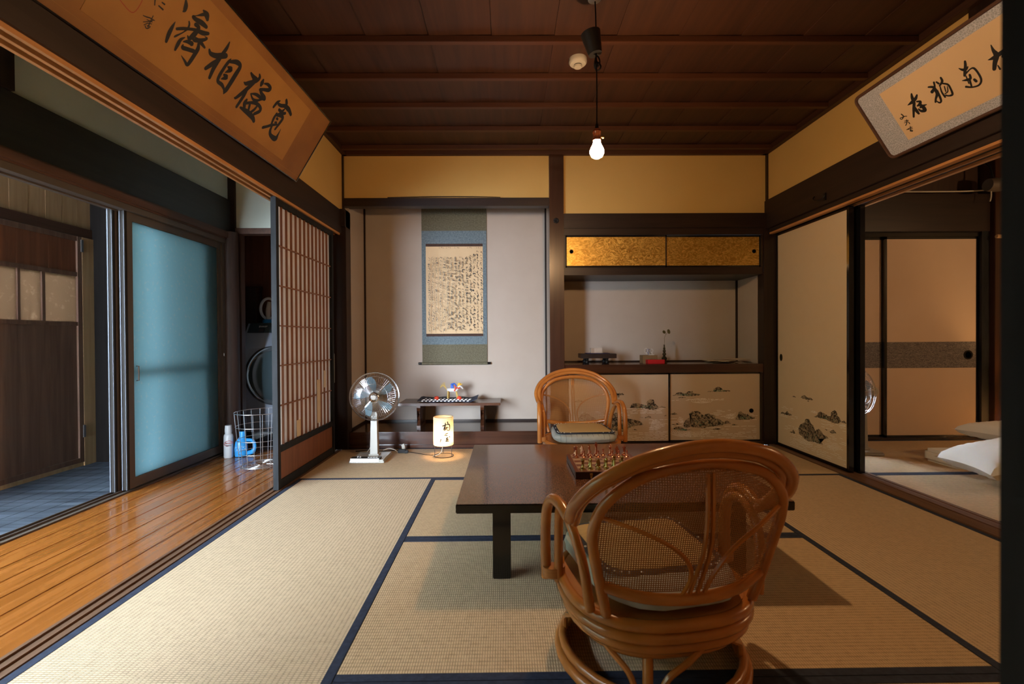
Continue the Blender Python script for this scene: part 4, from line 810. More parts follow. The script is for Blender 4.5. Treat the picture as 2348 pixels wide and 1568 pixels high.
# rattan chairs ----------------------------------------------------
def make_chair(label):
    t = thing('rattan_chair', label, 'chair', (0, 0, 0), 0, 'swivel rattan armchairs')
    mir = lambda P: [(-x, y_, z_) for x, y_, z_ in reversed(P)]
    half = [(.292, .062, .212), (.293, .066, .33), (.292, .050, .42), (.288, .0, .464), (.280, -.06, .466), (.274, -.115, .452), (.285, -.17, .482), (.286, -.215, .525), (.250, -.265, .585), (.17, -.305, .640), (.08, -.325, .668)]
    MB().tube(half + [(0, -.33, .676)] + mir(half), .0155, 10).build('outer_arch', 'rattan', t, smooth=True)
    h2 = [(.262, -.125, .445), (.268, -.18, .500), (.258, -.22, .543), (.222, -.262, .588), (.15, -.292, .630), (.07, -.307, .650)]
    MB().tube(h2 + [(0, -.31, .656)] + mir(h2), .0135, 10).build('middle_arch', 'rattan', t, smooth=True)
    C = [(.200, -.185, .235), (.222, -.200, .32), (.243, -.215, .41), (.248, -.232, .47), (.228, -.258, .535), (.165, -.283, .592), (.085, -.297, .618)]
    full = C + [(0, -.30, .625)] + mir(C)
    MB().tube(full, .0135, 10).build('back_frame', 'rattan', t, smooth=True)
    # woven cane panel
    cc = catmull(C + [(0, -.30, .625)], 6); cc = [p for p in cc if p[2] > .30]
    b = MB(); uvl = b.b.loops.layers.uv.new('UVMap'); rows = []
    for (x, y_, z_) in cc: rows.append([b.b.verts.new((x * s_ / 8, y_ - .045 * (1 - (s_ / 8) ** 2) * min(1, x / .2), z_ + (.0 if z_ < .5 else .0))) for s_ in range(-8, 9)])
    L = 0
    for i in range(len(rows) - 1):
        L2 = L + (rows[i + 1][8].co - rows[i][8].co).length
        for k in range(16):
            q = [rows[i][k], rows[i][k + 1], rows[i + 1][k + 1], rows[i + 1][k]]
            try: fc = b.b.faces.new(q)
            except ValueError: continue
            for lp, vv, vl in zip(fc.loops, q, (L, L, L2, L2)): lp[uvl].uv = (vv.co.x, vl)
        L = L2
    b.build('cane_panel', 'woven_cane', t, smooth=True)
    MB().tube([(-.216, -.195, .312), (-.12, -.232, .292), (0, -.246, .286), (.12, -.232, .292), (.216, -.195, .312)], .0145, 10).build('lower_rail', 'rattan', t, smooth=True)
    MB().tube([(-.010, -.245, .30), (-.008, -.31, .45), (-.006, -.318, .61)], .0055, 6).tube([(.010, -.245, .30), (.008, -.31, .45), (.006, -.318, .61)], .0055, 6).build('centre_spindle', 'rattan', t, smooth=True)
    for s_ in (1, -1): MB().tube([(s_ * .028, -.245, .30), (s_ * .030, -.288, .37), (s_ * .07, -.302, .43), (s_ * .15, -.29, .475), (s_ * .236, -.245, .50)], .0055, 6).build('curved_spindle', 'rattan', t, smooth=True)
    for s_ in (1, -1):
        MB().tube([(s_ * .235, -.165, .235), (s_ * .248, -.155, .34), (s_ * .262, -.115, .415), (s_ * .266, -.05, .448), (s_ * .266, .0, .436), (s_ * .262, .030, .38), (s_ * .262, .036, .212)], .0135, 10).build('arm_loop', 'rattan', t, smooth=True)
        MB().tube([(s_ * .272, .048, .222), (s_ * .272, .048, .25)], .033, 14, smooth=False).xf(Matrix.Translation((0, .048, 0)) @ Matrix.Diagonal((1, .72, 1, 1)) @ Matrix.Translation((0, -.048, 0))).build('binding', 'rattan_binding', t, smooth=True)
    def ring(rx, ry, z_, n=28, e=.78): return [(rx * math.copysign(abs(math.cos(a)) ** e, math.cos(a)), ry * math.copysign(abs(math.sin(a)) ** e, math.sin(a)), z_) for a in [2 * PI * k / n for k in range(n)]]
    for rx, ry, z_, rr in ((.250, .235, .216, .0155), (.250, .235, .187, .015), (.240, .225, .158, .0145), (.215, .203, .132, .014), (.180, .17, .112, .013)): MB().tube(ring(rx, ry, z_), rr, 10, closed=True, sub=2).build('seat_ring', 'rattan', t, smooth=True)
    b = MB(); b.prism(ring(.240, .225, .218), (0, 0, .008)); b.build('seat_board', 'rattan_binding', t)
    # base
    for R_, z_, rr in ((.262, .0158, .014), (.252, .040, .012)): MB().tube([(R_ * math.cos(k * PI / 16), R_ * math.sin(k * PI / 16), z_) for k in range(32)], rr, 10, closed=True, smooth=False).build('floor_ring', 'rattan', t, smooth=True)
    pol = lambda a, q, z_: (q * math.cos(a), q * math.sin(a), z_)
    for k in range(4):
        a = math.radians(-116 + 90 * k)
        MB().tube([pol(a, .205, .135), pol(a, .225, .09), pol(a, .243, .040)], .0135, 10).build('leg', 'rattan', t, smooth=True)
        for s_ in (1, -1): MB().tube([pol(a + s_ * .62, .228, .150), pol(a + s_ * .42, .236, .125), pol(a + s_ * .20, .242, .090), pol(a + s_ * .115, .243, .045)], .008, 8).build('curved_brace', 'rattan', t, smooth=True)
    return t
def puffy(rx, ry, z0, z1, e=.55, n=36, m=8, wr=0, cy=.035, taper=.12):
    b = MB(); rings = []; rr = random.Random(2)
    for j in range(m + 1):
        ph = -PI / 2 + PI * j / m; k = .90 + .10 * abs(math.cos(ph)) ** .5 if abs(ph) < PI / 2 - .01 else .0
        k = abs(math.cos(ph)) ** .30 if j not in (0, m) else .0; zz = (z0 + z1) / 2 + (z1 - z0) / 2 * math.copysign(abs(math.sin(ph)) ** .8, math.sin(ph))
        rings.append([b.b.verts.new((rx * k * (1 + taper * math.sin(a)) * math.copysign(abs(math.cos(a)) ** e, math.cos(a)) * (1 + wr * rr.uniform(-1, 1)), cy + ry * k * math.copysign(abs(math.sin(a)) ** e, math.sin(a)) * (1 + wr * rr.uniform(-1, 1)), zz + wr * .08 * rr.uniform(-1, 1))) for a in [2 * PI * i / n for i in range(n)]])
    for j in range(m):
        for i in range(n): 
            q = (rings[j][i], rings[j][(i + 1) % n], rings[j + 1][(i + 1) % n], rings[j + 1][i])
            b.b.faces.new(q)
    return b
def make_cushion(label):
    t = thing('seat_cushion', label, 'cushion', (0, 0, 0), 0, 'seat cushions')
    puffy(.207, .242, .2325, .302, wr=.012, cy=.012, taper=.15).build('padding', 'cushion_cloth', t, smooth=True)
    b = MB()
    for i in range(11):
        x = -.175 + i * .035; b.tube([(x, .237, .247), (x, .248, .268), (x, .240, .290), (x + .002, .215, .299)], .0008, 4); b.tube([(x * .85, -.168, .247), (x * .85, -.178, .268), (x * .85, -.170, .290)], .0008, 4)
    b.build('grid_pattern', 'cushion_line', t)
    pad = puffy(.190, .182, .294, .306, e=.3); pad.build('cloth_rim', 'navy_cloth', t, smooth=True)
    b = MB()
    for i in range(26):
        a = 2 * PI * i / 26; b.ball((.180 * (1 + .12 * math.sin(a)) * math.copysign(abs(math.cos(a)) ** .3, math.cos(a)), .035 + .173 * math.copysign(abs(math.sin(a)) ** .3, math.sin(a)), .3055), .0045, .0045, .002, 6)
    b.build('white_motif', 'white_dots', t)
    puffy(.168, .160, .300, .311, e=.3).build('woven_mat', 'igusa_mat', t, smooth=True)
    return t
c1 = make_chair('rattan swivel armchair in the foreground, seen from behind, before the near edge of the table')
cu1 = make_cushion('blue-grey seat cushion lying on the foreground rattan chair')
c2 = copy_tree(c1); cu2 = copy_tree(cu1)
c1.location = cu1.location = (.41, 1.38, 0); c1.rotation_euler = cu1.rotation_euler = (0, 0, math.radians(9))
c2.location = cu2.location = (.505, 3.26, 0); c2.rotation_euler = cu2.rotation_euler = (0, 0, math.radians(182))
c2['label'] = 'rattan swivel armchair beyond the table, facing the camera before the painted cupboard'
cu2['label'] = 'blue-grey seat cushion with tatami pad and navy rim on the far rattan chair'

# electric fans -----------------------------------------------------
def make_fan(label):
    t = thing('electric_fan', label, 'fan', (0, 0, 0), 0, 'electric fans')
    MB().prism([(-.128, -.125, .003), (.128, -.125, .003), (.128, .125, .003), (-.128, .125, .003)], (0, 0, .012)).box(-.128, .128, -.125, .125, .012, .026, .006).build('base', 'white_plastic', t)
    b = MB(); b.prism([(-.122, -.122, .026), (.095, -.122, .026), (.095, -.06, .026), (-.122, -.06, .026)], (0, 0, .010)); b.build('control_panel', 'dark_plastic', t)
    MB().prism([(-.118, -.127, .012), (.088, -.127, .012), (.088, -.121, .034), (-.118, -.121, .034)], (0, -.0015, 0)).build('chrome_strip', 'chrome', t)
    for x in (-.075, -.055): MB().lathe([(0, .036), (.009, .036), (.008, .050), (0, .051)], (x, -.09, 0), 12).build('knob', 'chrome', t, smooth=True)
    for x in (.0, .02, .04, .06): MB().box(x, x + .015, -.10, -.08, .036, .041, .001).build('button', 'white_plastic', t)
    MB().prism([(-.020, -.002, .026), (.056, -.002, .026), (.056, .062, .026), (-.020, .062, .026)], (0, 0, .012)).build('pole_foot', 'white_plastic', t)
    b = MB(); v0 = [b.b.verts.new(p) for p in ((-.012, .005, .03), (.046, .005, .03), (.046, .055, .03), (-.012, .055, .03))]; v1 = [b.b.verts.new(p) for p in ((-.004, .010, .36), (.040, .010, .36), (.040, .048, .36), (-.004, .048, .36))]
    b.b.faces.new(v0[::-1]); b.b.faces.new(v1); [b.b.faces.new((v0[i], v0[(i + 1) % 4], v1[(i + 1) % 4], v1[i])) for i in range(4)]
    b.build('pole', 'white_plastic', t)
    c = Vector((.035, -.02, .482)); hr = Matrix.Translation(c) @ Matrix.Rotation(.16, 4, 'Z')
    MB().lathe([(0, .025), (.045, .03), (.055, .06), (.050, .12), (.03, .15), (0, .155)], (0, 0, 0), 20, 'y').xf(hr).build('motor_housing', 'white_plastic', t, smooth=True)
    for nm, sg, dp in (('front_guard', -1, .055), ('rear_guard', 1, .045)):
        b = MB(); N = 84 if sg < 0 else 60
        for k in range(N):
            a = 2 * PI * k / N; P = [(q * math.cos(a), sg * h, q * math.sin(a)) for q, h in ((.030, dp), (.10, dp * .92), (.155, dp * .70), (.178, dp * .35), (.183, 0))]
            b.tube(P, .0009, 4, smooth=False)
        for q, h, rr in ((.183, 0, .0035 if sg < 0 else .002), (.155, dp * .7, .0012), (.10, dp * .92, .0012), (.178, dp * .35, .0012)):
            b.tube([(q * math.cos(k * PI / 24), sg * h, q * math.sin(k * PI / 24)) for k in range(48)], rr, 6, closed=True, smooth=False)
        b.xf(hr); o = b.build(nm, 'chrome', t)
        if sg < 0: MB().lathe([(.037, -.050), (.038, -.056), (.030, -.062), (.022, -.058), (.020, -.060), (0, -.061)], (0, 0, 0), 28, 'y').xf(hr).build('centre_cap', 'chrome', o, smooth=True); MB().lathe([(.017, -.060), (.016, -.063), (0, -.063)], (0, 0, 0), 20, 'y').xf(hr).build('badge', 'white_plastic', o)
    for k in range(5):
        a0 = 2 * PI * k / 5 + .35; b = MB(); rows = []
        for i in range(9):
            q = .028 + .125 * i / 8; wd = (.30 + .62 * math.sin(PI * min(1, i / 8 * .78 + .12))) * (.62 if i < 7 else .5)
            rows.append([b.b.verts.new((q * math.cos(a0 + .25 * (i / 8) + wd * (s_ / 4 - .5)), .012 - .024 * (s_ / 4), q * math.sin(a0 + .25 * (i / 8) + wd * (s_ / 4 - .5)))) for s_ in range(5)])
        for i in range(8):
            for s_ in range(4): b.b.faces.new((rows[i][s_], rows[i][s_ + 1], rows[i + 1][s_ + 1], rows[i + 1][s_]))
        g = bmesh.ops.solidify(b.b, geom=b.b.faces[:], thickness=.0015)
        b.xf(hr).build('blade', 'fan_blade', t, smooth=True)
    MB().lathe([(0, -.022), (.026, -.020), (.030, .0), (.030, .022), (0, .024)], (0, 0, 0), 20, 'y').xf(hr).build('hub', 'fan_blade_dark', t, smooth=True)
    return t
f1 = make_fan('white electric fan with blue-grey blades on the tatami beside the shoji')
f2 = copy_tree(f1); f2.location = (2.78, 3.73, 0); f2.rotation_euler = (0, 0, math.radians(-100))
f2['label'] = 'electric fan seen edge-on in the bedroom, half hidden by the painted sliding door'
f1.location = (-1.045, 3.625, 0)
def cord(name, mt, pts, r_, label, cat='cord'):
    o = MB().tube(pts, r_, 6).build(name, mt, smooth=True); return tag(o, label, cat)
cord('fan_cord', 'cord_white', [(-1.02, 3.69, .02), (-1.04, 3.78, .10), (-1.06, 3.82, .12), (-1.10, 3.83, .06), (-1.13, 3.80, .01), (-1.14, 3.75, .004)], .0028, 'white cord rising behind the fan beside the shoji')
cord('fan_cord', 'cord_white', [(-.975, 3.70, .05), (-.94, 3.74, .055), (-.90, 3.76, .04), (-.885, 3.80, .012)], .0028, 'short white cord trailing right of the fan pole')
for o in [q for q in D.objects if q.name.startswith('fan_cord')]:
    for k in ('label', 'category'): del o[k]
    o.parent = f1; o.location = o.location - f1.location; o.name = 'power_cord'
cord('extension_cable', 'iron', [(-1.24, 3.86, .006), (-1.14, 3.88, .008), (-1.02, 3.86, .006), (-.94, 3.88, .007), (-.86, 3.84, .008)], .004, 'black cord lying along the alcove sill behind the fan')
cord('lantern_cord', 'iron', [(-.80, 3.80, .010), (-.74, 3.79, .005), (-.66, 3.74, .0045), (-.60, 3.715, .0045), (-.585, 3.71, .006)], .0026, 'dark cord running from the black plug to the paper lantern')
o = MB().box(-.885, -.82, 3.80, 3.835, .0012, .028, .004).box(-.832, -.80, 3.79, 3.82, .0012, .024, .004).build('extension_plug', 'iron'); tag(o, 'black extension plug on the tatami between the fan and the lantern', 'plug')
o = MB().box(-.013, .013, -.009, .009, 0, .026, .003).xf(Matrix.Translation((-.856, 3.895, .028)) @ Matrix.Rotation(-.35, 4, 'Y')).box(-.87, -.845, 3.885, 3.905, .0012, .03).build('white_plug', 'white_plastic'); tag(o, 'white plug adapter standing behind the black extension plug', 'plug')

# smoke detector, pendant lamp ------------------------------------
t = thing('smoke_detector', 'round white smoke detector on the board ceiling', 'smoke detector', (.41, 2.69, 2.50))
MB().lathe([(0, 0), (.050, 0), (.051, -.022), (.044, -.032), (.022, -.036), (0, -.036)], seg=32).build('housing', 'white_plastic', t, smooth=True)
MB().lathe([(0, -.036), (.023, -.036), (.023, -.041), (0, -.041)], seg=24).build('vent', 'dark_plastic', t); MB().lathe([(0, -.041), (.024, -.041), (.022, -.050), (0, -.052)], seg=24).build('sensor_cap', 'white_plastic', t, smooth=True)
t = thing('pendant_lamp', 'bare lit bulb hanging on a dark twisted cord from a black cup', 'lamp', (.422, 2.2, 2.505))
MB().lathe([(0, 0), (.032, 0), (.030, -.022), (.012, -.030), (0, -.030)], (-.008, 0, 0)).build('ceiling_rose', 'white_plastic', t, smooth=True)
MB().tube([(-.006, 0, -.02), (-.003, 0, -.10), (-.002, 0, -.17)], .0032, 8).tube([(0, 0, -.34), (.001, 0, -.45), (.0, 0, -.60)], .0032, 8).build('cord', 'iron', t, smooth=True)
b = MB().lathe([(0, .0), (.031, .0), (.046, .098), (.043, .098), (.03, .01), (0, .01)], seg=28); b.xf(Matrix.Translation((-.006, 0, -.272)) @ Matrix.Rotation(-.22, 4, 'Y')); b.build('cup_cover', 'dark_plastic', t, smooth=True)
b = MB()
for cx, cz, rx, rz in ((.004, -.305, .011, .024), (.007, -.328, .013, .018), (-.003, -.318, .007, .020)): b.tube([(cx + rx * math.cos(k * PI / 6), .004 * math.sin(k), cz + rz * math.sin(k * PI / 6)) for k in range(12)], .0036, 6, closed=True)
b.tube([(-.002, 0, -.265), (-.001, 0, -.35)], .004, 6, smooth=False); b.build('cord_knot', 'iron', t, smooth=True)
MB().lathe([(0, -.595), (.006, -.595), (.009, -.612), (.010, -.618)], seg=14).build('cord_grip', 'iron', t, smooth=True)
MB().lathe([(0, -.612), (.009, -.614), (.019, -.626), (.0205, -.632), (.0185, -.636), (.0185, -.662), (.0195, -.672), (0, -.672)], seg=22).build('socket', 'copper', t, smooth=True)
MB().tube([(.018, 0, -.655), (.027, 0, -.656)], .003, 6, smooth=False).ball((.029, 0, -.656), .0065, seg=8).build('switch_knob', 'brass', t, smooth=True)
MB().lathe([(0, -.668), (.016, -.668), (.017, -.682), (.024, -.698), (.0325, -.716), (.033, -.728), (.026, -.744), (.012, -.753), (0, -.755)], seg=24).build('bulb', 'bulb_glow', t, smooth=True)

# objects in the niche ----------------------------------------------
Z0 = .6905
t = thing('footed_stand', 'small black stand with four turned legs on the niche shelf', 'stand', (.80, 4.20, Z0))
box(.645, .955, 4.12, 4.30, Z0 + .048, Z0 + .088, .002).build('slab', 'dark_wood_x', t, True)
for x in (.70, .875):
    for yy in (4.145, 4.27): MB().lathe([(0, 0), (.015, 0), (.022, .012), (.020, .024), (.012, .032), (.016, .048), (0, .048)], (x, yy, Z0), 14).build('leg', 'iron', t, True, smooth=True)
o = box(.695, .90, 4.13, 4.25, Z0 + .0885, Z0 + .093, .001).build('purple_mat', 'purple_cloth'); tag(o, 'thin dark purple cloth on the black footed stand', 'cloth')
o = MB().box(.735, .741, 4.15, 4.22, Z0 + .0935, Z0 + .138).box(.741, .845, 4.20, 4.204, Z0 + .0935, Z0 + .137).box(.741, .845, 4.15, 4.205, Z0 + .0935, Z0 + .097).build('card_holder', 'clear_stand'); tag(o, 'clear plastic card holder on the purple cloth', 'card holder')
o = box(1.195, 1.325, 4.16, 4.26, Z0, Z0 + .070, .001).build('cardboard_box', 'kraft'); tag(o, 'small brown cardboard box behind the red box in the niche', 'box')
o = box(1.215, 1.362, 4.075, 4.145, Z0, Z0 + .035, .002).build('red_box', 'red_box'); tag(o, 'flat red box in front of the brown box in the niche', 'box')
t = thing('wire_ornament', 'tiny ornament of blue and white wire loops on the brown box', 'ornament', (1.27, 4.2, Z0 + .0705))
MB().box(1.255, 1.305, 4.18, 4.22, Z0 + .0705, Z0 + .078, .002).build('base', 'toy_white', t, True)
for x, rr, mt in ((1.235, .014, 'clean_white'), (1.252, .010, 'toy_blue'), (1.287, .010, 'clean_white'), (1.268, .008, 'navy_cloth')):
    MB().tube([(x + rr * math.cos(k * PI / 6 + 1), 4.2, Z0 + .11 + rr * 1.6 * math.sin(k * PI / 6 + 1)) for k in range(12)], .0014, 5, closed=True).tube([(x, 4.2, Z0 + .095), (x + .008, 4.2, Z0 + .076)], .0018, 5).build('wire_loop', mt, t, True)
t = thing('bud_vase', 'slender beaded bronze vase holding a twig with two leaves', 'vase', (1.388, 4.17, Z0))
MB().lathe([(0, 0), (.024, 0), (.023, .006), (.013, .016), (.021, .034), (.023, .046), (.012, .060), (.008, .064), (.017, .076), (.016, .084), (.008, .093), (.013, .104), (.0125, .112), (.007, .120), (.0105, .130), (.006, .140), (.005, .158), (.008, .163), (.006, .163)], seg=20).build('vase_body', 'bronze', t, smooth=True)
tw = MB().tube([(0, 0, .15), (.002, 0, .20), (.004, .005, .225), (.020, .010, .255), (.033, .01, .268)], .0012, 5).tube([(.018, .01, .252), (.014, .01, .268), (.012, .012, .284)], .0012, 5).build('twig', 'leaf_green', t, smooth=True)
for cx, cz, rx, rz, an in ((.045, .279, .018, .021, -.3), (.004, .275, .021, .013, .5)):
    b = MB(); n = 14; b.prism([(rx * math.cos(2 * PI * k / n), 0, rz * math.sin(2 * PI * k / n)) for k in range(n)], (0, .0008, 0)); b.xf(Matrix.Translation((cx, .012, cz)) @ Matrix.Rotation(an, 4, 'Y') @ Matrix.Rotation(.5, 4, 'Z')); b.build('leaf', 'leaf_green', t)
for k, (x0, x1, y0_, zz, an, lb) in enumerate(((1.80, 2.06, 4.14, 0, .12, 'lowest of the three grey folded papers at the right end of the niche'), (1.76, 1.99, 4.10, .0115, -.10, 'middle of the three grey folded papers, nearest the vase'), (1.95, 2.13, 4.13, .023, .06, 'topmost of the three grey folded papers, by the niche wall'))):
    b = MB(); n = 10
    for i in range(n):
        a, c = x0 + (x1 - x0) * i / n, x0 + (x1 - x0) * (i + 1) / n; hh = lambda x: Z0 + zz + .003 + .007 * abs(math.sin((x - x0) * 17 + k))
        b.prism([(a, y0_, hh(a)), (c, y0_, hh(c)), (c, y0_ + .16, hh(c) + .002), (a, y0_ + .16, hh(a) + .002)], (0, 0, -.003))
    o = b.build('folded_paper', 'grey_paper'); tag(o, lb, 'paper', 'folded papers in the niche')

# veranda and laundry ------------------------------------------------
t = thing('washing_machine', 'dark blue-grey front-loading washing machine at the end of the veranda', 'washing machine', (-2.11, 4.56, -.005))
wx0, wx1 = -2.412, -1.81
MB().prism([(wx0, 4.30, .085), (wx0, 4.86, .085), (wx0, 4.86, 1.07), (wx0, 4.44, 1.07), (wx0, 4.385, .985), (wx0, 4.30, .84)], (wx1 - wx0, 0, 0)).build('body', 'washer_body', t, True)
MB().prism([(wx0 + .02, 4.436, 1.072), (wx0 + .02, 4.378, .982), (wx0 + .02, 4.386, .985), (wx0 + .02, 4.444, 1.075)], (wx1 - wx0 - .04, 0, 0)).build('control_panel', 'washer_panel', t, True)
d = MB().lathe([(.262, .0), (.262, -.012), (.25, -.024), (.225, -.026), (.215, -.016)], (-2.11, 4.30, .595), 48, 'y').build('door', 'washer_ring', t, True, smooth=True)
MB().lathe([(.225, -.020), (.19, -.034), (.12, -.044), (0, -.048)], (-2.11, 4.30, .595), 40, 'y').build('door_glass', 'washer_glass', d, True, smooth=True)
MB().lathe([(.268, .002), (.268, -.004), (.262, -.004), (.262, .002)], (-2.11, 4.30, .595), 48, 'y').build('door_rim', 'dark_plastic', d, True, smooth=True)
for x in (wx0 + .05, wx1 - .09): MB().box(x, x + .04, 4.34, 4.82, -.004, .085, .004).build('foot', 'dark_plastic', t, True)
Mv = lambda x, y, z, rx=PI / 2, rz=0: Matrix.Translation((x, y, z)) @ Matrix.Rotation(rz, 4, 'Z') @ Matrix.Rotation(rx, 4, 'X')
text('SHARP', 'maker_lettering', 'clean_white', .026, Mv(-2.262, 4.411, 1.040, 1.0), t)
MB().prism([(-2.285, 4.372 + .004, .985 + .004), (-2.240, 4.376, .989), (-2.240, 4.396, 1.02), (-2.285, 4.396, 1.02)], (0, -.003, .002)).build('status_icon', 'dark_plastic', t, True)
t = thing('detergent_bottle', 'blue-based white loop handle standing on top of the washing machine', 'container', (-2.285, 4.56, 1.07))
MB().lathe([(0, .001), (.055, .001), (.055, .03), (.045, .042), (0, .044)], seg=20).build('base', 'jug_blue', t, smooth=True)
MB().tube([(.075 * math.cos(k * PI / 8), 0, .145 + .098 * math.sin(k * PI / 8)) for k in range(16)], .013, 8, closed=True).build('loop_handle', 'clean_white', t, smooth=True)
MB().tube([(.0, .0, .04), (-.003, 0, .12), (.01, 0, .21)], [.020, .024, .018], 10).build('spout', 'cord_white', t, smooth=True)
t = thing('detergent_bottle', 'white bottle with red ring lettering on the veranda floor', 'bottle', (-2.195, 3.735, -.004))
MB().lathe([(0, 0), (.031, 0), (.0335, .005), (.0335, .165), (.030, .180), (.022, .188), (0, .188)], seg=24).build('bottle_body', 'clean_white', t, smooth=True)
MB().lathe([(0, .186), (.0245, .186), (.026, .21), (.0235, .252), (0, .255)], seg=20).build('cap', 'clean_white', t, smooth=True)
fa = math.atan2(2.195, 3.735)
def wrap(body, mt, size, z, r_, off=0, nm='lettering', par=None):
    M = Matrix.Translation(Vector((r_ * math.sin(fa) , -r_ * math.cos(fa), z))) @ Matrix.Rotation(fa, 4, 'Z') @ Matrix.Rotation(PI / 2, 4, 'X') @ Matrix.Translation((off, 0, 0))
    text(body, nm, mt, size, M, par, False)
wrap('Attack', 'label_red', .019, .118, .0335, nm='brand_lettering', par=t); wrap('ZERO', 'navy_cloth', .015, .097, .0335, nm='name_lettering', par=t)
b = MB().tube([(.030 * math.cos(k * PI / 10), 0, .115 + .020 * math.sin(k * PI / 10)) for k in range(16)], .0018, 5, smooth=False); b.xf(Matrix.Translation(Vector((.0325 * math.sin(fa), -.0325 * math.cos(fa), 0))) @ Matrix.Rotation(fa, 4, 'Z')); b.build('red_ring', 'label_red', t)
t = thing('detergent_jug', 'blue detergent jug with handle beside the white bottle', 'jug', (-2.085, 3.775, -.004))
M = Matrix.Rotation(fa - .1, 4, 'Z')
MB().tube([(-.030, 0, .004), (-.030, 0, .06), (-.028, 0, .11), (-.018, 0, .148)], [.044, .047, .042, .022], 16).xf(Matrix.Diagonal((1, .75, 1, 1))).xf(M).build('jug_body', 'jug_blue', t, smooth=True)
MB().tube([(.0, 0, .022), (.050, 0, .030), (.066, 0, .075), (.048, 0, .118), (.0, 0, .128)], [.02, .019, .013, .013, .015], 10).xf(M).build('handle', 'jug_blue', t, smooth=True)
MB().lathe([(0, .145), (.024, .145), (.024, .172), (.022, .198), (0, .200)], (-.018, 0, 0), 18).xf(M).build('cap', 'jug_blue', t, smooth=True)
for s_, z, q in (('シャボン玉', .080, .017), ('スノール', .058, .019)):
    text(s_, 'lettering', 'clean_white', q, M @ Matrix.Translation((-.028, -.0365, z)) @ Matrix.Rotation(PI / 2, 4, 'X'), t, False)
t = thing('wire_basket', 'tall round chrome wire laundry basket on the veranda floor', 'basket', (-1.80, 3.47, -.004))
R_ = lambda z: .138 + .036 * z / .40
b = MB()
for z in (.015, .11, .205, .30, .40): b.tube([(R_(z) * math.cos(k * PI / 18), R_(z) * math.sin(k * PI / 18), z) for k in range(36)], .0026 if z in (.015, .4) else .0019, 6, closed=True, smooth=False)
b.build('hoop', 'steel_wire', t, smooth=True)
for k in range(18):
    a = 2 * PI * k / 18; MB().tube([(R_(.4) * math.cos(a), R_(.4) * math.sin(a), .40), (R_(.0) * math.cos(a), R_(.0) * math.sin(a), .004)], .0017, 5, smooth=False).build('upright_wire', 'steel_wire', t, smooth=True)
b = MB()
for q in (.035, .065, .095, .12): b.tube([(q * math.cos(k * PI / 12), q * math.sin(k * PI / 12), .016) for k in range(24)], .0015, 5, closed=True, smooth=False)
for k in range(8): a = k * PI / 4; b.tube([(.03 * math.cos(a), .03 * math.sin(a), .015), (.138 * math.cos(a), .138 * math.sin(a), .015)], .0015, 5, smooth=False)
b.build('base_grid', 'steel_wire', t, smooth=True)

# bedroom ------------------------------------------------------------
def pillow(name, w_, d_, h_, label, loc, rot, mt='linen'):
    b = MB(); n = 22; top, bot = [], []; rr = random.Random(4)
    for s_, L in ((1, top), (-1, bot)):
        for i in range(n + 1):
            row = []
            for j in range(n + 1):
                x, y_ = i / n * 2 - 1, j / n * 2 - 1; e = max(0, (1 - x ** 4) * (1 - y_ ** 4)) ** .42
                px, py = x * (1 - .10 * (1 - abs(y_) ** 2.0) ), y_ * (1 - .10 * (1 - abs(x) ** 2.0))
                row.append(b.b.verts.new((px * w_ / 2, py * d_ / 2, s_ * h_ / 2 * e + (rr.uniform(-.003, .003) if e > .1 else 0))) if s_ > 0 or (0 < i < n and 0 < j < n) else top[i][j])
            L.append(row)
    for L in (top, bot):
        for i in range(n):
            for j in range(n): b.b.faces.new((L[i][j], L[i + 1][j], L[i + 1][j + 1], L[i][j + 1]))
    o = b.build(name, mt, smooth=True); o.location = loc; o.rotation_euler = rot; tag(o, label, 'pillow', 'white pillows'); return o
b = MB().box(3.07, 3.95, 3.20, 3.47, .0, .094, .022); o = b.build('folded_futon', 'linen_white', smooth=True); tag(o, 'white folded futon on the bedroom tatami behind the pillows', 'futon')
pillow('pillow', .66, .46, .17, 'large cream pillow leaning in front of the folded futon', (3.105, 2.80, .112), (0, math.radians(-13), math.radians(-10)))
pillow('pillow', .60, .40, .12, 'white pillow lying on top of the folded futon', (3.63, 3.35, .165), (0, 0, math.radians(14)), 'linen_white')
t = thing('wall_light', 'small round grey fitting with clear glass cap below the bedroom ceiling', 'light fitting', (4.15, 4.0, 2.20))
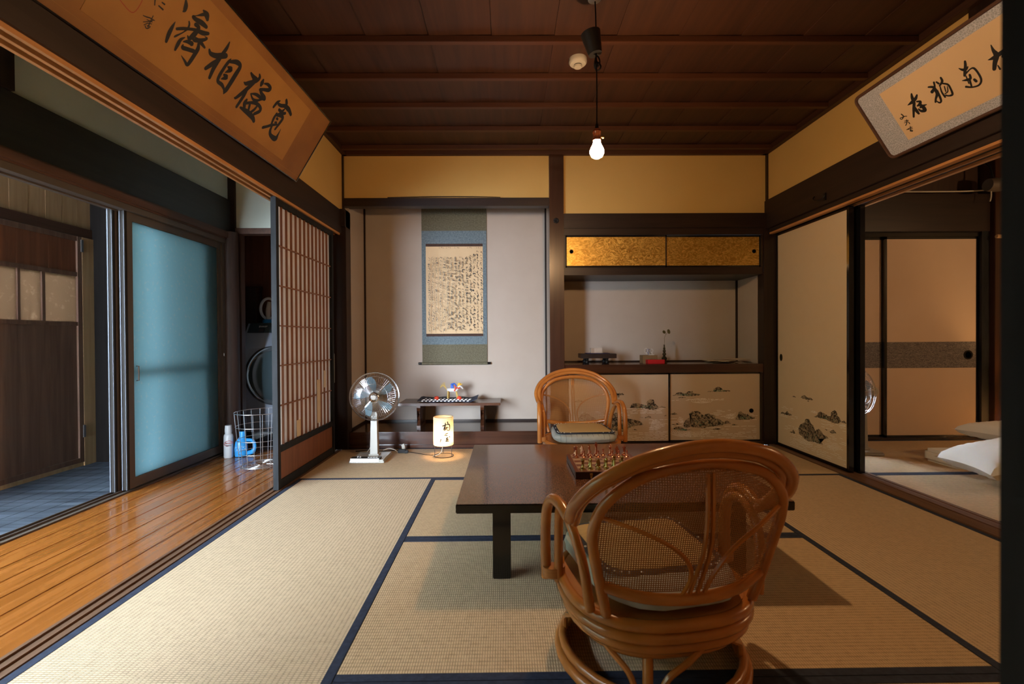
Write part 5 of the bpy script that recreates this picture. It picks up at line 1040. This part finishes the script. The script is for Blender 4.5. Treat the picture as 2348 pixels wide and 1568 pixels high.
MB().lathe([(0, .06), (.055, .06), (.06, .0), (.05, -.05), (0, -.055)], seg=20, axis='x').build('housing', 'aluminium_brown', t, smooth=True)
MB().lathe([(0, .115), (.03, .11), (.05, .09), (.055, .06), (0, .055)], seg=20, axis='x').build('glass_cap', 'clear_stand', t, smooth=True)
MB().tube([(-.02, 0, -.05), (-.02, 0, -.10), (-.03, 0, -.14)], .006, 6).build('pull_cord', 'cord_white', t, smooth=True)
MB().tube([(0, .0, .05), (0, .03, .16), (0, .10, .24)], .008, 6).build('bracket', 'iron', t, smooth=True)
o = cord('ceiling_cable', 'cord_white', [(3.05, 4.11, 2.175), (3.5, 4.112, 2.178), (4.0, 4.11, 2.18), (4.30, 4.06, 2.185)], .006, 'pale cable running along the top of the dark bedroom beam', 'cable')
o = MB().tube([(4.24, 4.06, 1.775), (4.42, 4.05, 1.772)], .016, 8, smooth=False).box(4.40, 4.43, 4.02, 4.075, 1.70, 1.79).build('wooden_peg', 'pale_wood_z'); tag(o, 'pale wooden peg across the brown bedroom post', 'peg')
# small ironwork
b = MB().tube([(2.196, 3.36, 1.915), (2.180, 3.35, 1.895), (2.172, 3.31, 1.872), (2.176, 3.26, 1.866), (2.186, 3.235, 1.885)], .0035, 6).box(2.190, 2.198, 3.235, 3.255, 1.855, 1.905); o = b.build('coat_hook', 'iron', smooth=True); tag(o, 'small black iron hook on the right beam near the corner', 'hook')
b = MB()
for k in range(8): a = k * PI / 4; b.ball((.418 + .016 * math.cos(a), 3.984, 1.905 + .016 * math.sin(a)), .0085, .004, .0085, 8)
b.ball((.418, 3.982, 1.905), .008, .006, .008, 8); o = b.build('nail_cover', 'iron', smooth=True); tag(o, 'small dark flower-shaped nail cover on the alcove pillar', 'nail cover')

added_bulb = copy_tree(D.objects['pendant_lamp']); added_bulb.location = (4.5, 1.9, 2.46); added_bulb['label'] = 'added unseen bulb on a cord, brightening the bedroom from the right'; added_bulb['group'] = 'bare bulbs'; D.objects['pendant_lamp']['group'] = 'bare bulbs'  # second bulb added out of view to brighten the bedroom
